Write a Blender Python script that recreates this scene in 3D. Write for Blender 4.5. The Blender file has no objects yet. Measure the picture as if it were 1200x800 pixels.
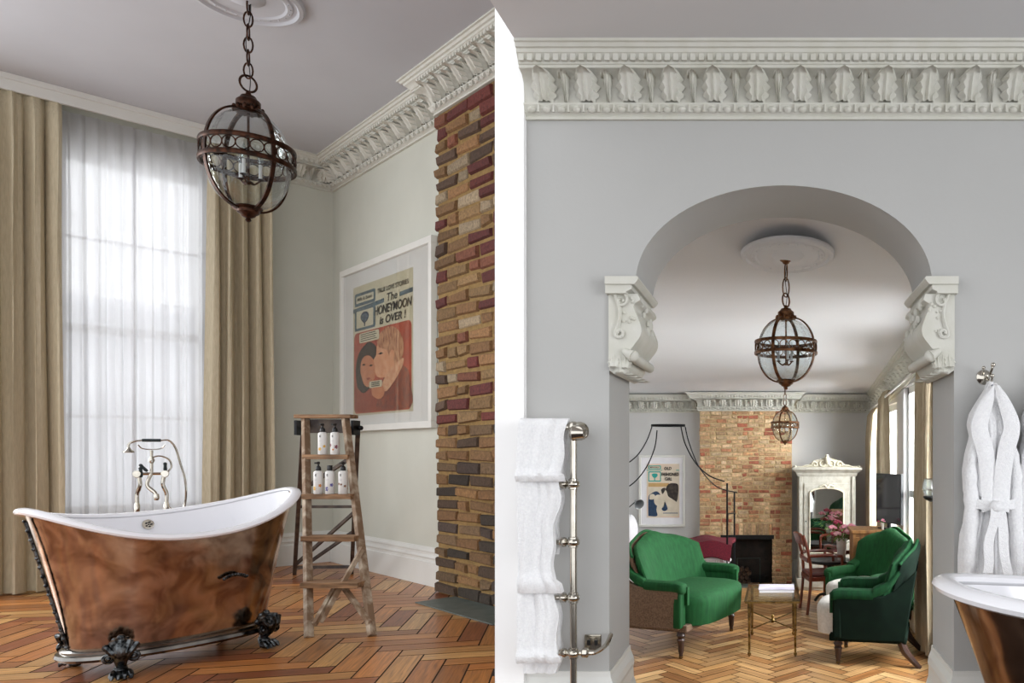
import bpy, bmesh, math, random
from mathutils import Vector, Matrix
random.seed(7)
PI = math.pi
S = bpy.context.scene
COL = S.collection
# ------------------------------------------------------------------ camera, world, lights, exposure
EYE = 1.45; FPX = 900.0; CX = 910.0; HY = 532.0
cam = bpy.data.cameras.new('camera'); cam_o = bpy.data.objects.new('camera', cam); COL.objects.link(cam_o)
cam.sensor_width = 36; cam.lens = FPX/1200*36
cam.shift_x = (600-CX)/1200; cam.shift_y = (HY-400)/1200
cam_o.location = (0, 0, EYE); cam_o.rotation_euler = (PI/2, 0, 0); cam.clip_start = 0.05
S.camera = cam_o
S.view_settings.view_transform = 'Standard'; S.view_settings.look = 'None'
S.view_settings.gamma = 1; S.view_settings.use_curve_mapping = False
S.view_settings.exposure = 0.0
world = bpy.data.worlds.new('world'); S.world = world; world.use_nodes = True
bg = world.node_tree.nodes['Background']; bg.inputs[0].default_value = (0.965, 0.98, 1.0, 1); bg.inputs[1].default_value = 1.8
S.cycles.max_bounces = 10; S.cycles.transparent_max_bounces = 16
S.cycles.sample_clamp_indirect = 6

def PX(px, py, Y):                      # where a point at depth Y stands for a spot in the photo
    return Vector(((px-CX)/FPX*Y, Y, EYE-(py-HY)/FPX*Y))
def FL(px, py):
    Y = EYE*FPX/(py-HY); return Vector(((px-CX)/FPX*Y, Y, 0))

# left room frame: corner at C, local x along the window wall (towards us), local y along the picture wall (towards us)
CORN = Vector((-6.03, 10.44, 0)); E1 = Vector((0.753, -0.658, 0)).normalized(); E2 = Vector((-0.658, -0.753, 0)).normalized()
LANG = math.atan2(E2.y, E2.x)
LM = Matrix.Translation(CORN) @ Matrix.Rotation(LANG, 4, 'Z')
def LW(w, u, z=0): return CORN + E2*w + E1*u + Vector((0, 0, z))
ZL = 5.36                                # ceiling of the bath room on the left
ZF = 2.93                                # ceiling of the front room on the right
DA, DB = 2.87, 3.26                      # arch wall front and back
YF = 8.70                                # far wall
def ZB(Y): return 2.117+0.085*(YF-Y)     # ceiling of the sitting room
XR = 1.15                                # right wall of the sitting room

def area(name, loc, target, sx, sy, power, color=(1, 1, 1)):
    l = bpy.data.lights.new(name, 'AREA'); l.shape = 'RECTANGLE'; l.size = sx; l.size_y = sy; l.energy = power; l.color = color
    o = bpy.data.objects.new(name, l); COL.objects.link(o); o.location = loc
    o.rotation_euler = (Vector(target)-Vector(loc)).to_track_quat('-Z', 'Y').to_euler(); return o
area('daylight_tall_window', LW(2.05, -0.9, 2.9), LW(2.05, 1, 2.2), 1.8, 4.4, 50, (0.98, 0.985, 1))
area('fill_light_left_unseen', LW(5.7, -.3, 2.7), LW(5.0, 3, 1.2), 1.4, 4.0, 260, (0.96, 0.98, 1))  # added fill lamp out of view, lifts the bath room; no window built here
area('daylight_sitting_room_window', (2.1, 7.2, 1.9), (-0.4, 8.2, 0.6), 1.6, 1.9, 560, (0.96, 0.98, 1))
area('daylight_near_window', (2.1, 4.5, 1.9), (-0.6, 7.6, 0.7), 1.6, 2.0, 450, (0.96, 0.98, 1))
area('fill_light_front_unseen', (4.6, -0.6, 2.0), (0.0, 2.9, 1.5), 2.2, 2.4, 110, (0.97, 0.98, 1))  # added unseen lamp brightening the arch wall and pier, not a built window

# ------------------------------------------------------------------ materials
def lin(c):
    if isinstance(c, str):
        c = tuple(int(c[i:i+2], 16)/255 for i in (0, 2, 4))
    return tuple(x/12.92 if x <= 0.04045 else ((x+0.055)/1.055)**2.4 for x in c)+(1,)
MATS = {}
def mat(name, c, rough=0.6, metal=0.0, c2=None, nscale=8, bump=0.0, bscale=60, stretch=(1, 1, 1), sheen=0, coat=0, trans=0, contrast=(0.35, 0.65), spec=0.5, detail=4):
    if name in MATS: return MATS[name]
    m = bpy.data.materials.new(name); m.use_nodes = True; N = m.node_tree.nodes; Lk = m.node_tree.links
    b = N['Principled BSDF']; b.inputs['Base Color'].default_value = lin(c); b.inputs['Roughness'].default_value = rough
    b.inputs['Metallic'].default_value = metal; b.inputs['Specular IOR Level'].default_value = spec
    if sheen: b.inputs['Sheen Weight'].default_value = sheen; b.inputs['Sheen Roughness'].default_value = 0.4; b.inputs['Sheen Tint'].default_value = lin(c2 or c)
    if coat: b.inputs['Coat Weight'].default_value = coat; b.inputs['Coat Roughness'].default_value = 0.15
    if trans: b.inputs['Transmission Weight'].default_value = trans
    tc = N.new('ShaderNodeTexCoord'); mp = N.new('ShaderNodeMapping'); mp.inputs['Scale'].default_value = stretch
    Lk.new(tc.outputs['Object'], mp.inputs[0])
    if c2:
        n = N.new('ShaderNodeTexNoise'); n.inputs['Scale'].default_value = nscale; n.inputs['Detail'].default_value = detail
        Lk.new(mp.outputs[0], n.inputs['Vector'])
        r = N.new('ShaderNodeValToRGB'); r.color_ramp.elements[0].position = contrast[0]; r.color_ramp.elements[1].position = contrast[1]
        r.color_ramp.elements[0].color = lin(c); r.color_ramp.elements[1].color = lin(c2)
        Lk.new(n.outputs[0], r.inputs[0]); Lk.new(r.outputs[0], b.inputs['Base Color'])
    if bump:
        n = N.new('ShaderNodeTexNoise'); n.inputs['Scale'].default_value = bscale; n.inputs['Detail'].default_value = 3
        Lk.new(mp.outputs[0], n.inputs['Vector'])
        bp = N.new('ShaderNodeBump'); bp.inputs['Strength'].default_value = bump; bp.inputs['Distance'].default_value = 0.01
        Lk.new(n.outputs[0], bp.inputs['Height']); Lk.new(bp.outputs[0], b.inputs['Normal'])
    MATS[name] = m; return m
WALL_L = mat('sage_grey_wall_paint', 'c9cabf', 0.75, c2='c5c6bb', nscale=2, bump=0.04)
WALL_R = mat('pale_grey_wall_paint', 'b4b4b2', 0.8, c2='b1b1af', nscale=2, bump=0.04)
CEIL_L = mat('ceiling_paint_grey_white', 'c2c4ca', 0.85, c2='bfc1c7', nscale=1.5)
CEIL_R = mat('ceiling_paint_white', 'dedee0', 0.85, c2='dbdbdd', nscale=1.5)
WALL_S = mat('sitting_room_wall_paint', 'cbcac9', 0.8, c2='c8c7c6', nscale=2, bump=0.04)
PLAS = mat('ornamental_plaster', 'cfcec6', 0.7, c2='c9c8bd', nscale=12, bump=0.1)
WHITE = mat('white_gloss_woodwork', 'dcdcd8', 0.4, c2='d8d8d3', nscale=3)
BRIGHT = mat('brilliant_white_paint', 'fcfcfc', 0.7, c2='fbfbfb', nscale=3)
FRAME = mat('white_lacquer_frame', 'dfded8', 0.35, c2='dad9d3', nscale=5)
MOUNT = mat('picture_mount_card', 'e6e6e2', 0.8, c2='e3e3df', nscale=5)
ENAMEL = mat('white_bath_enamel', 'f2f2f6', 0.18, c2='efeff4', nscale=2, coat=0.3)
CHROME = mat('polished_nickel', 'c9c4ba', 0.14, 1.0, c2='bdb7ab', nscale=20)
FOOTM = mat('aged_pewter', '5f6264', 0.3, 1.0, c2='1b1d1f', nscale=35, contrast=(0.4, 0.62), bump=0.35, bscale=50)
BRONZE = mat('aged_bronze', '4d3022', 0.42, 0.85, c2='23160f', nscale=25, bump=0.15)
BRONZE2 = mat('warm_bronze', '8a6040', 0.4, 0.85, c2='4f3424', nscale=30, bump=0.15)
BLACKM = mat('black_iron', '17181a', 0.5, 0.6, c2='202124', nscale=20)
BLACKP = mat('black_plastic', '101113', 0.4, c2='16171a', nscale=20)
TIMBER = mat('weathered_ladder_timber', '846a52', 0.75, c2='bfb09b', nscale=11, stretch=(1, 1, 1), bump=0.12, contrast=(0.45, 0.7), detail=5)
TREADM = mat('worn_ladder_tread', 'a98360', 0.75, c2='6a5038', nscale=34, stretch=(0.12, 1, 1), bump=0.12, detail=5)
DARKT = mat('dark_stained_timber', '3a3230', 0.7, c2='5d5248', nscale=9, bump=0.3, detail=6)
LINEN = mat('taupe_linen', 'c8bda3', 0.9, c2='bbb096', nscale=70, stretch=(1, 1, 0.15), bump=0.15, bscale=180, sheen=0.2)
LINENR = mat('beige_linen', 'b0a189', 0.9, c2='a3947b', nscale=70, stretch=(1, 1, 0.15), bump=0.15, bscale=180, sheen=0.2)
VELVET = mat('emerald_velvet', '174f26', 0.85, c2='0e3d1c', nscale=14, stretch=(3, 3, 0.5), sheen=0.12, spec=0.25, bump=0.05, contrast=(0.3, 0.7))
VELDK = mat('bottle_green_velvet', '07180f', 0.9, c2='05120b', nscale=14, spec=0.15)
HESS = mat('brown_hessian', '7c6450', 0.95, c2='5e4a3a', nscale=90, bump=0.4, bscale=160)
TICK = mat('pale_ticking', 'cfcac4', 0.9, c2='c2bdb6', nscale=60, bump=0.15, bscale=120)
TOWEL = mat('white_terry', 'f0f0f1', 0.95, c2='e8e8ea', nscale=120, bump=0.5, bscale=240)
BEDL = mat('white_bed_linen', 'ebe9ec', 0.9, c2='e4e2e6', nscale=10, bump=0.3, bscale=12)
BURG = mat('burgundy_wool', '6d1526', 0.95, c2='5a1020', nscale=80, bump=0.4, bscale=120)
FRINGE = mat('faded_fringe_yarn', 'a08486', 0.95, c2='7d5a60', nscale=80)
BRASS = mat('aged_brass', '9a7d4c', 0.3, 1.0, c2='5c4a30', nscale=30)
MAHOG = mat('red_mahogany', '5c2415', 0.35, c2='74301b', nscale=12, stretch=(3, 3, 0.5), coat=0.3)
PINE = mat('old_honey_pine', 'a3713c', 0.6, c2='6f4722', nscale=7, stretch=(5, 5, 0.5), bump=0.2, detail=8)
GREYP = mat('chalky_grey_paint', '9a968b', 0.75, c2='827d72', nscale=16, bump=0.15, contrast=(0.45, 0.75))
CREAM = mat('chalky_cream_paint', 'b3ac99', 0.75, c2='968e7b', nscale=16, bump=0.15, contrast=(0.45, 0.75))
MIRROR = mat('silvered_mirror', 'd8dad8', 0.02, 1.0, c2='d4d6d4', nscale=3)
SCREEN = mat('dark_glass_screen', '0b0c0e', 0.06, 0, c2='0e0f12', nscale=3, coat=0.6)
SLATE = mat('green_slate_hearth', '5f6660', 0.5, c2='525a55', nscale=8, bump=0.1)
SOOT = mat('sooty_hearth_stone', '1b1715', 0.9, c2='2a221d', nscale=12, bump=0.5)
LOGM = mat('split_log_bark', '6b5240', 0.9, c2='3a2a20', nscale=20, bump=0.5)
LEAF = mat('leaf_green', '4f7a34', 0.6, c2='7f9a50', nscale=20)
PINK = mat('peony_pink', 'd67a93', 0.7, c2='e9a9b8', nscale=30)
PINKP = mat('peony_pale', 'edc5c9', 0.7, c2='e3a5b3', nscale=30)
MAROON = mat('peony_wine', '8e2440', 0.7, c2='b0415c', nscale=30)
PEWT = mat('pale_enamelled_tin', 'd8d3cf', 0.35, 0.2, c2='c9c3be', nscale=8)
BOTTLE = mat('white_bottle_plastic', 'e4e3e0', 0.3, c2='dfdedb', nscale=3)
PAPER = mat('aged_cream_paper', 'cfc9ae', 0.8, c2='c5bfa2', nscale=4)
PAPER2 = mat('pale_peach_paper', 'dccfbb', 0.8, c2='e2b49a', nscale=3, contrast=(0.45, 0.8))
INK = mat('black_ink', '1b1a1c', 0.7, c2='222023', nscale=30)
NAVY = mat('navy_ink', '1e3350', 0.7, c2='27415f', nscale=30)
STEEL = mat('slate_blue_ink', '3f5560', 0.7, c2='56707a', nscale=8)
TEAL = mat('teal_ink', '2b9d93', 0.7, c2='34a89c', nscale=8)
CORAL = mat('coral_print', 'b8543a', 0.7, c2='9c3d2b', nscale=5)
RUST = mat('rust_print', '8c3826', 0.7, c2='a04a33', nscale=14)
SKIN1 = mat('printed_peach_tone', 'c98862', 0.7, c2='bb7450', nscale=9)
SKIN2 = mat('printed_light_tone', 'dba680', 0.7, c2='cf9068', nscale=9)
SKIN3 = mat('printed_ivory_tone', 'dfd3be', 0.7, c2='cfc2ad', nscale=9)
HAIRB = mat('printed_auburn_tone', '8e5236', 0.7, c2='cfa078', nscale=26, stretch=(1, 1, 0.4))
HAIRD = mat('printed_brown_black', '2b1a17', 0.7, c2='1f1312', nscale=20)
HAIRG = mat('printed_umber_tone', '4a4038', 0.7, c2='221d1b', nscale=26)
OCHRE = mat('printed_ochre', 'c9a56e', 0.7, c2='bf9a64', nscale=8)

def glass(name, c=(0.95, 0.98, 0.98), tint=0.1, rough=0.0):
    m = bpy.data.materials.new(name); m.use_nodes = True; N = m.node_tree.nodes; Lk = m.node_tree.links
    N.remove(N['Principled BSDF']); out = N['Material Output']
    t = N.new('ShaderNodeBsdfTransparent'); t.inputs[0].default_value = (*c, 1)
    g = N.new('ShaderNodeBsdfGlossy'); g.inputs['Roughness'].default_value = 0.03
    fr = N.new('ShaderNodeLayerWeight'); fr.inputs[0].default_value = 0.12
    n = N.new('ShaderNodeTexNoise'); n.inputs['Scale'].default_value = 7
    bp = N.new('ShaderNodeBump'); bp.inputs['Strength'].default_value = tint; bp.inputs['Distance'].default_value = 0.05
    Lk.new(n.outputs[0], bp.inputs['Height']); Lk.new(bp.outputs[0], g.inputs['Normal']); Lk.new(bp.outputs[0], fr.inputs['Normal'])
    pw = N.new('ShaderNodeMath'); pw.operation = 'MULTIPLY_ADD'; pw.inputs[1].default_value = 0.75; pw.inputs[2].default_value = 0.03; Lk.new(fr.outputs['Facing'], pw.inputs[0])
    mx = N.new('ShaderNodeMixShader'); Lk.new(pw.outputs[0], mx.inputs[0]); Lk.new(t.outputs[0], mx.inputs[1]); Lk.new(g.outputs[0], mx.inputs[2])
    Lk.new(mx.outputs[0], out.inputs[0]); return m
GLASS = glass('blown_glass', (0.90, 0.94, 0.95), 0.6)
PANE = glass('window_pane_glass', (0.98, 0.99, 0.99), 0.02)
TGLASS = glass('greenish_table_glass', (0.86, 0.89, 0.82), 0.02)
PGLASS = glass('picture_glazing', (0.98, 0.98, 0.98), 0.0)

def sheer_mat():
    m = bpy.data.materials.new('sheer_voile'); m.use_nodes = True; N = m.node_tree.nodes; Lk = m.node_tree.links
    N.remove(N['Principled BSDF']); out = N['Material Output']
    tr = N.new('ShaderNodeBsdfTranslucent'); tr.inputs[0].default_value = (0.80, 0.795, 0.81, 1)
    df = N.new('ShaderNodeBsdfDiffuse'); df.inputs[0].default_value = (0.85, 0.85, 0.86, 1)
    tp = N.new('ShaderNodeBsdfTransparent')
    n = N.new('ShaderNodeTexNoise'); n.inputs['Scale'].default_value = 300
    a = N.new('ShaderNodeMixShader'); a.inputs[0].default_value = 0.3; Lk.new(tr.outputs[0], a.inputs[1]); Lk.new(df.outputs[0], a.inputs[2])
    mr = N.new('ShaderNodeMapRange'); mr.inputs[3].default_value = 0.08; mr.inputs[4].default_value = 0.18; Lk.new(n.outputs[0], mr.inputs[0])
    b = N.new('ShaderNodeMixShader'); Lk.new(mr.outputs[0], b.inputs[0]); Lk.new(a.outputs[0], b.inputs[1]); Lk.new(tp.outputs[0], b.inputs[2])
    Lk.new(b.outputs[0], out.inputs[0]); return m
SHEER = sheer_mat()

def attr_mat(name, rough, grain=True, bump=0.2, coat=0.0, gs=(3, 60, 1), lo=0.55):
    m = bpy.data.materials.new(name); m.use_nodes = True; N = m.node_tree.nodes; Lk = m.node_tree.links
    b = N['Principled BSDF']; b.inputs['Roughness'].default_value = rough
    if coat: b.inputs['Coat Weight'].default_value = coat; b.inputs['Coat Roughness'].default_value = 0.25
    at = N.new('ShaderNodeAttribute'); at.attribute_name = 'tone'
    mp = N.new('ShaderNodeMapping'); mp.inputs['Scale'].default_value = gs
    if grain:
        uv = N.new('ShaderNodeUVMap'); uv.uv_map = 'grain'; Lk.new(uv.outputs[0], mp.inputs[0])
    else:
        tc = N.new('ShaderNodeTexCoord'); Lk.new(tc.outputs['Object'], mp.inputs[0])
    n = N.new('ShaderNodeTexNoise'); n.inputs['Scale'].default_value = 1.0; n.inputs['Detail'].default_value = 6; n.inputs['Distortion'].default_value = 0.6
    Lk.new(mp.outputs[0], n.inputs['Vector'])
    mr = N.new('ShaderNodeMapRange'); mr.inputs[1].default_value = 0.3; mr.inputs[2].default_value = 0.7; mr.inputs[3].default_value = lo; mr.inputs[4].default_value = 1.2
    Lk.new(n.outputs[0], mr.inputs[0])
    mx = N.new('ShaderNodeVectorMath'); mx.operation = 'SCALE'; Lk.new(at.outputs['Color'], mx.inputs[0]); Lk.new(mr.outputs[0], mx.inputs['Scale'])
    Lk.new(mx.outputs[0], b.inputs['Base Color'])
    bp = N.new('ShaderNodeBump'); bp.inputs['Strength'].default_value = bump; bp.inputs['Distance'].default_value = 0.004
    Lk.new(n.outputs[0], bp.inputs['Height']); Lk.new(bp.outputs[0], b.inputs['Normal'])
    return m
PARQ = attr_mat('waxed_pine_parquet', 0.38, True, 0.15, 0.25)
BRICKM = attr_mat('reclaimed_brick', 0.9, False, 0.9, 0, (38, 38, 38), 0.6)
MORTAR = mat('tan_lime_mortar', '96794a', 0.95, c2='82683e', nscale=20, bump=0.8, bscale=50)
MORTAR2 = mat('buff_lime_mortar', 'ccb48a', 0.95, c2='bda47a', nscale=20, bump=0.8, bscale=50)
GAP = mat('dark_floor_gap', '20130b', 0.9, c2='2a1a10', nscale=10)

def copper_mat(name, base, dark):
    m = bpy.data.materials.new(name); m.use_nodes = True; N = m.node_tree.nodes; Lk = m.node_tree.links
    b = N['Principled BSDF']; b.inputs['Metallic'].default_value = 1.0
    tc = N.new('ShaderNodeTexCoord'); mp = N.new('ShaderNodeMapping'); mp.inputs['Scale'].default_value = (1, 1, 1); Lk.new(tc.outputs['Object'], mp.inputs[0])
    n = N.new('ShaderNodeTexNoise'); n.inputs['Scale'].default_value = 4.5; n.inputs['Detail'].default_value = 5; n.inputs['Distortion'].default_value = 1.5
    Lk.new(mp.outputs[0], n.inputs['Vector'])
    r = N.new('ShaderNodeValToRGB'); r.color_ramp.elements[0].position = 0.35; r.color_ramp.elements[1].position = 0.66
    r.color_ramp.elements[0].color = lin(dark); r.color_ramp.elements[1].color = lin(base); Lk.new(n.outputs[0], r.inputs[0]); Lk.new(r.outputs[0], b.inputs['Base Color'])
    mr = N.new('ShaderNodeMapRange'); mr.inputs[3].default_value = 0.08; mr.inputs[4].default_value = 0.24; Lk.new(n.outputs[0], mr.inputs[0]); Lk.new(mr.outputs[0], b.inputs['Roughness'])
    n2 = N.new('ShaderNodeTexNoise'); n2.inputs['Scale'].default_value = 5; n2.inputs['Detail'].default_value = 1; Lk.new(mp.outputs[0], n2.inputs['Vector'])
    bp = N.new('ShaderNodeBump'); bp.inputs['Strength'].default_value = 0.22; bp.inputs['Distance'].default_value = 0.03; Lk.new(n2.outputs[0], bp.inputs['Height']); Lk.new(bp.outputs[0], b.inputs['Normal'])
    return m
COPPER = copper_mat('burnished_copper', 'c2a68e', '866b58')
ROLLM = mat('burnished_steel_moulding', '8d8a86', 0.18, 1.0, c2='5f5c59', nscale=6)

# ------------------------------------------------------------------ helpers
class MB:
    def __init__(s): s.bm = bmesh.new()
    def v(s, p): return s.bm.verts.new(p)
    def face(s, vs):
        try: return s.bm.faces.new(vs)
        except ValueError: return None
    def box(s, x0, x1, y0, y1, z0, z1, M=None):
        P = [Vector(p) for p in ((x0, y0, z0), (x1, y0, z0), (x1, y1, z0), (x0, y1, z0), (x0, y0, z1), (x1, y0, z1), (x1, y1, z1), (x0, y1, z1))]
        if M: P = [M @ p for p in P]
        V = [s.v(p) for p in P]
        for f in ((3, 2, 1, 0), (4, 5, 6, 7), (0, 1, 5, 4), (1, 2, 6, 5), (2, 3, 7, 6), (3, 0, 4, 7)): s.face([V[i] for i in f])
        return s
    def beam(s, a, b, wx, wy, up=(0, 0, 1)):        # rectangular bar from a to b
        a = Vector(a); b = Vector(b); d = (b-a).normalized(); up = Vector(up)
        x = d.cross(up)
        if x.length < 1e-4: x = Vector((1, 0, 0))
        x.normalize(); y = x.cross(d).normalized()
        R = []
        for p in (a, b): R.append([s.v(p+x*sx*wx/2+y*sy*wy/2) for sx, sy in ((-1, -1), (1, -1), (1, 1), (-1, 1))])
        s.face(R[0][::-1]); s.face(R[1])
        for i in range(4): s.face([R[0][i], R[0][(i+1) % 4], R[1][(i+1) % 4], R[1][i]])
        return s
    def loft(s, rings, cap=True, close=True):
        R = [[s.v(p) for p in r] for r in rings]; n = len(R[0])
        for a, b in zip(R, R[1:]):
            for i in range(n if close else n-1): s.face([a[i], a[(i+1) % n], b[(i+1) % n], b[i]])
        if cap: s.face(R[0][::-1]); s.face(R[-1])
        return s
    def tube(s, pts, r, n=8, cap=True, closed=False):
        pts = [Vector(p) for p in pts]; m = len(pts)
        rs = r if isinstance(r, (list, tuple)) else [r]*m
        rings = []; prev = None
        for i, p in enumerate(pts):
            if closed: t = pts[(i+1) % m]-pts[i-1]
            else: t = pts[min(i+1, m-1)]-pts[max(i-1, 0)]
            if t.length < 1e-9: t = Vector((0, 0, 1))
            t.normalize()
            if prev is None:
                x = t.orthogonal().normalized()
            else:
                x = prev-t*prev.dot(t)
                if x.length < 1e-6: x = t.orthogonal()
                x.normalize()
            prev = x; y = t.cross(x)
            rings.append([p+(x*math.cos(a)+y*math.sin(a))*rs[i] for a in (2*PI*k/n for k in range(n))])
        if closed: rings.append(rings[0]); return s.loft(rings, cap=False)
        return s.loft(rings, cap)
    def ring(s, c, R, r, ax=(0, 0, 1), n=28, k=6, sx=1, sy=1):
        q = Vector(ax).to_track_quat('Z', 'Y'); c = Vector(c)
        return s.tube([c+q @ Vector((R*sx*math.cos(2*PI*i/n), R*sy*math.sin(2*PI*i/n), 0)) for i in range(n)], r, k, closed=True)
    def lathe(s, prof, n=24, c=(0, 0, 0), ax=None, cap=True):
        c = Vector(c); q = Vector(ax).to_track_quat('Z', 'Y') if ax else None
        rings = []
        for r, z in prof:
            ring = [Vector((max(r, 1e-4)*math.cos(2*PI*i/n), max(r, 1e-4)*math.sin(2*PI*i/n), z)) for i in range(n)]
            rings.append([c+(q @ p if q else p) for p in ring])
        return s.loft(rings, cap)
    def ball(s, c, r, n=12, sz=1, sx=1, sy=1):
        rings = []
        for j in range(1, n):
            a = -PI/2+PI*j/n
            rings.append([Vector(c)+Vector((sx*r*math.cos(a)*math.cos(2*PI*i/(n*2)), sy*r*math.cos(a)*math.sin(2*PI*i/(n*2)), sz*r*math.sin(a))) for i in range(n*2)])
        return s.loft(rings)
    def prism(s, poly, y0, y1, M=None):             # polygon in x,z extruded along y
        A = [Vector((x, y0, z)) for x, z in poly]; B = [Vector((x, y1, z)) for x, z in poly]
        if M: A = [M @ p for p in A]; B = [M @ p for p in B]
        return s.loft([A, B])
    def sheet(s, fn, nu, nv, th, closed=False):
        P = [[Vector(fn(i/nu, j/nv)) for i in range(nu+1)] for j in range(nv+1)]
        F = []; Bk = []
        for j in range(nv+1):
            f = []; b = []
            for i in range(nu+1):
                du = P[j][min(i+1, nu)]-P[j][max(i-1, 0)]; dv = P[min(j+1, nv)][i]-P[max(j-1, 0)][i]
                n = du.cross(dv)
                n = n.normalized() if n.length > 1e-9 else Vector((0, 0, 0))
                tt = th(i/nu, j/nv) if callable(th) else th
                f.append(s.v(P[j][i]+n*tt/2)); b.append(s.v(P[j][i]-n*tt/2))
            F.append(f); Bk.append(b)
        for j in range(nv):
            for i in range(nu):
                s.face([F[j][i], F[j][i+1], F[j+1][i+1], F[j+1][i]]); s.face([Bk[j][i], Bk[j+1][i], Bk[j+1][i+1], Bk[j][i+1]])
            s.face([F[j][0], F[j+1][0], Bk[j+1][0], Bk[j][0]]); s.face([F[j][nu], Bk[j][nu], Bk[j+1][nu], F[j+1][nu]])
        for i in range(nu):
            s.face([F[0][i], Bk[0][i], Bk[0][i+1], F[0][i+1]]); s.face([F[nv][i], F[nv][i+1], Bk[nv][i+1], Bk[nv][i]])
        return s
    def xf(s, M):
        for v in s.bm.verts: v.co = M @ v.co
        return s
    def out(s, name, m, parent=None, smooth=True, bevel=0, sub=0, M=None, kind=None, label=None, nonorm=False):
        if not nonorm: bmesh.ops.recalc_face_normals(s.bm, faces=s.bm.faces)
        me = bpy.data.meshes.new(name); s.bm.to_mesh(me); s.bm.free()
        if m: me.materials.append(m)
        o = bpy.data.objects.new(name, me); COL.objects.link(o)
        if smooth:
            for p in me.polygons: p.use_smooth = True
            try: me.set_sharp_from_angle(angle=math.radians(38))
            except Exception: pass
        if bevel:
            b = o.modifiers.new('bevel', 'BEVEL'); b.width = bevel; b.segments = 3; b.limit_method = 'ANGLE'; b.angle_limit = 0.6
        if sub:
            b = o.modifiers.new('subdivision', 'SUBSURF'); b.levels = sub; b.render_levels = sub
        if parent: o.parent = parent
        if M is not None: o.matrix_world = M
        if kind: o['kind'] = kind
        if label: o['label'] = label
        return o
def B(): return MB()
def thing(name, label, cat, loc=(0, 0, 0), rotz=0, group=None):
    o = bpy.data.objects.new(name, None); COL.objects.link(o); o.empty_display_size = 0.1
    o.location = loc; o.rotation_euler = (0, 0, rotz); o['label'] = label; o['category'] = cat
    if group: o['group'] = group
    return o
def tag(o, label, cat, group=None):
    o['label'] = label; o['category'] = cat
    if group: o['group'] = group
    return o
def struct(name, b, m, **k): return b.out(name, m, kind='structure', **k)
def arc(c, r, a0, a1, n, plane='xz', ry=None):
    ry = ry or r; o = []
    for i in range(n+1):
        a = a0+(a1-a0)*i/n; x, z = r*math.cos(a), ry*math.sin(a)
        o.append(Vector(c)+(Vector((x, 0, z)) if plane == 'xz' else Vector((x, z, 0)) if plane == 'xy' else Vector((0, x, z))))
    return o
def spline(pts, n=8):
    pts = [Vector(p) for p in pts]; o = []
    for i in range(len(pts)-1):
        p0 = pts[max(i-1, 0)]; p1 = pts[i]; p2 = pts[i+1]; p3 = pts[min(i+2, len(pts)-1)]
        for k in range(n):
            t = k/n
            o.append(0.5*((2*p1)+(p2-p0)*t+(2*p0-5*p1+4*p2-p3)*t*t+(3*p1-p0-3*p2+p3)*t**3))
    o.append(pts[-1]); return o
def dup(root, loc, rotz=None, label=None):
    r = root.copy(); COL.objects.link(r); r.location = loc
    if rotz is not None: r.rotation_euler = (0, 0, rotz)
    if label: r['label'] = label
    for ch in list(root.children):
        c = ch.copy(); COL.objects.link(c); c.parent = r
        for g in list(ch.children):
            d = g.copy(); COL.objects.link(d); d.parent = c
    return r

# ------------------------------------------------------------------ floors: herringbone of separate blocks
def floor(name, ang, w, n, region, inside, tones, origin=(0, 0), gap=.003):
    bm = bmesh.new(); uvl = bm.loops.layers.uv.new('grain'); cl = bm.loops.layers.float_color.new('tone')
    ca, sa = math.cos(ang), math.sin(ang); g = gap
    x0, x1, y0, y1 = region; cxx, cyy = origin
    R = int(14/w/1)
    def put(ax, ay, bx, by, along_x):
        mx, my = (ax+bx)/2, (ay+by)/2
        X = cxx+ca*mx-sa*my; Y = cyy+sa*mx+ca*my
        if not (x0-0.3 < X < x1+0.3 and y0-0.3 < Y < y1+0.3) or not inside(X, Y): return
        c = [(ax+g, ay+g), (bx-g, ay+g), (bx-g, by-g), (ax+g, by-g)]
        vs = [bm.verts.new((cxx+ca*a-sa*b, cyy+sa*a+ca*b, 0)) for a, b in c]
        f = bm.faces.new(vs); f.material_index = 0
        t = random.choice(tones); k = random.uniform(0.8, 1.15); t = (t[0]*k, t[1]*k, t[2]*k, 1); rx, ry = random.uniform(0, 50), random.uniform(0, 50)
        for l, (a, b) in zip(f.loops, c):
            l[cl] = t; l[uvl].uv = ((a if along_x else b)+rx, (b if along_x else a)+ry)
    m = int(14/(n*w))
    for j in range(-m, m+1):
        for k in range(-R, R+1):
            ox, oy = (k+j*n)*w, (k-j*n)*w
            if abs(ox) > 13 or abs(oy) > 13: continue
            put(ox, oy, ox+n*w, oy+w, True); put(ox, oy+w, ox+w, oy+w+n*w, False)
    me = bpy.data.meshes.new(name); bm.to_mesh(me); bm.free(); me.materials.append(PARQ)
    o = bpy.data.objects.new(name, me); COL.objects.link(o); o['kind'] = 'structure'
    return o
TL = [lin(c)[:3] for c in ('b87a42', 'a96a38', 'c28a4e', '9a5a30', 'ca985c', '8d4e2c', 'c07c40', 'b47038')]
TR = [lin(c)[:3] for c in ('bd9060', 'c99c68', 'ac7a4a', 'd0a774', 'a06c3e', 'c4935c')]
def edge_x(Y):                            # the slanted partition between the two rooms
    if Y < 3.3: return -1.04
    if Y < 5.6: return -1.04-(Y-3.3)/2.3*0.92
    return -1.96
def in_left(X, Y):
    p = LM.inverted() @ Vector((X, Y, 0)); return X < edge_x(Y)+0.12 and p.x > -0.28 and p.y > -0.28
floor('floor', math.radians(90+15), 0.175, 4, (-8.2, -1, 2.2, 10.6), in_left, TL, (-4.3, 6), .0055)
floor('floor', math.radians(45), 0.085, 4, (-2.1, 1.4, 2.6, 8.8), lambda X, Y: X > edge_x(Y)+0.12, TR, (0, 5))
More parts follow.
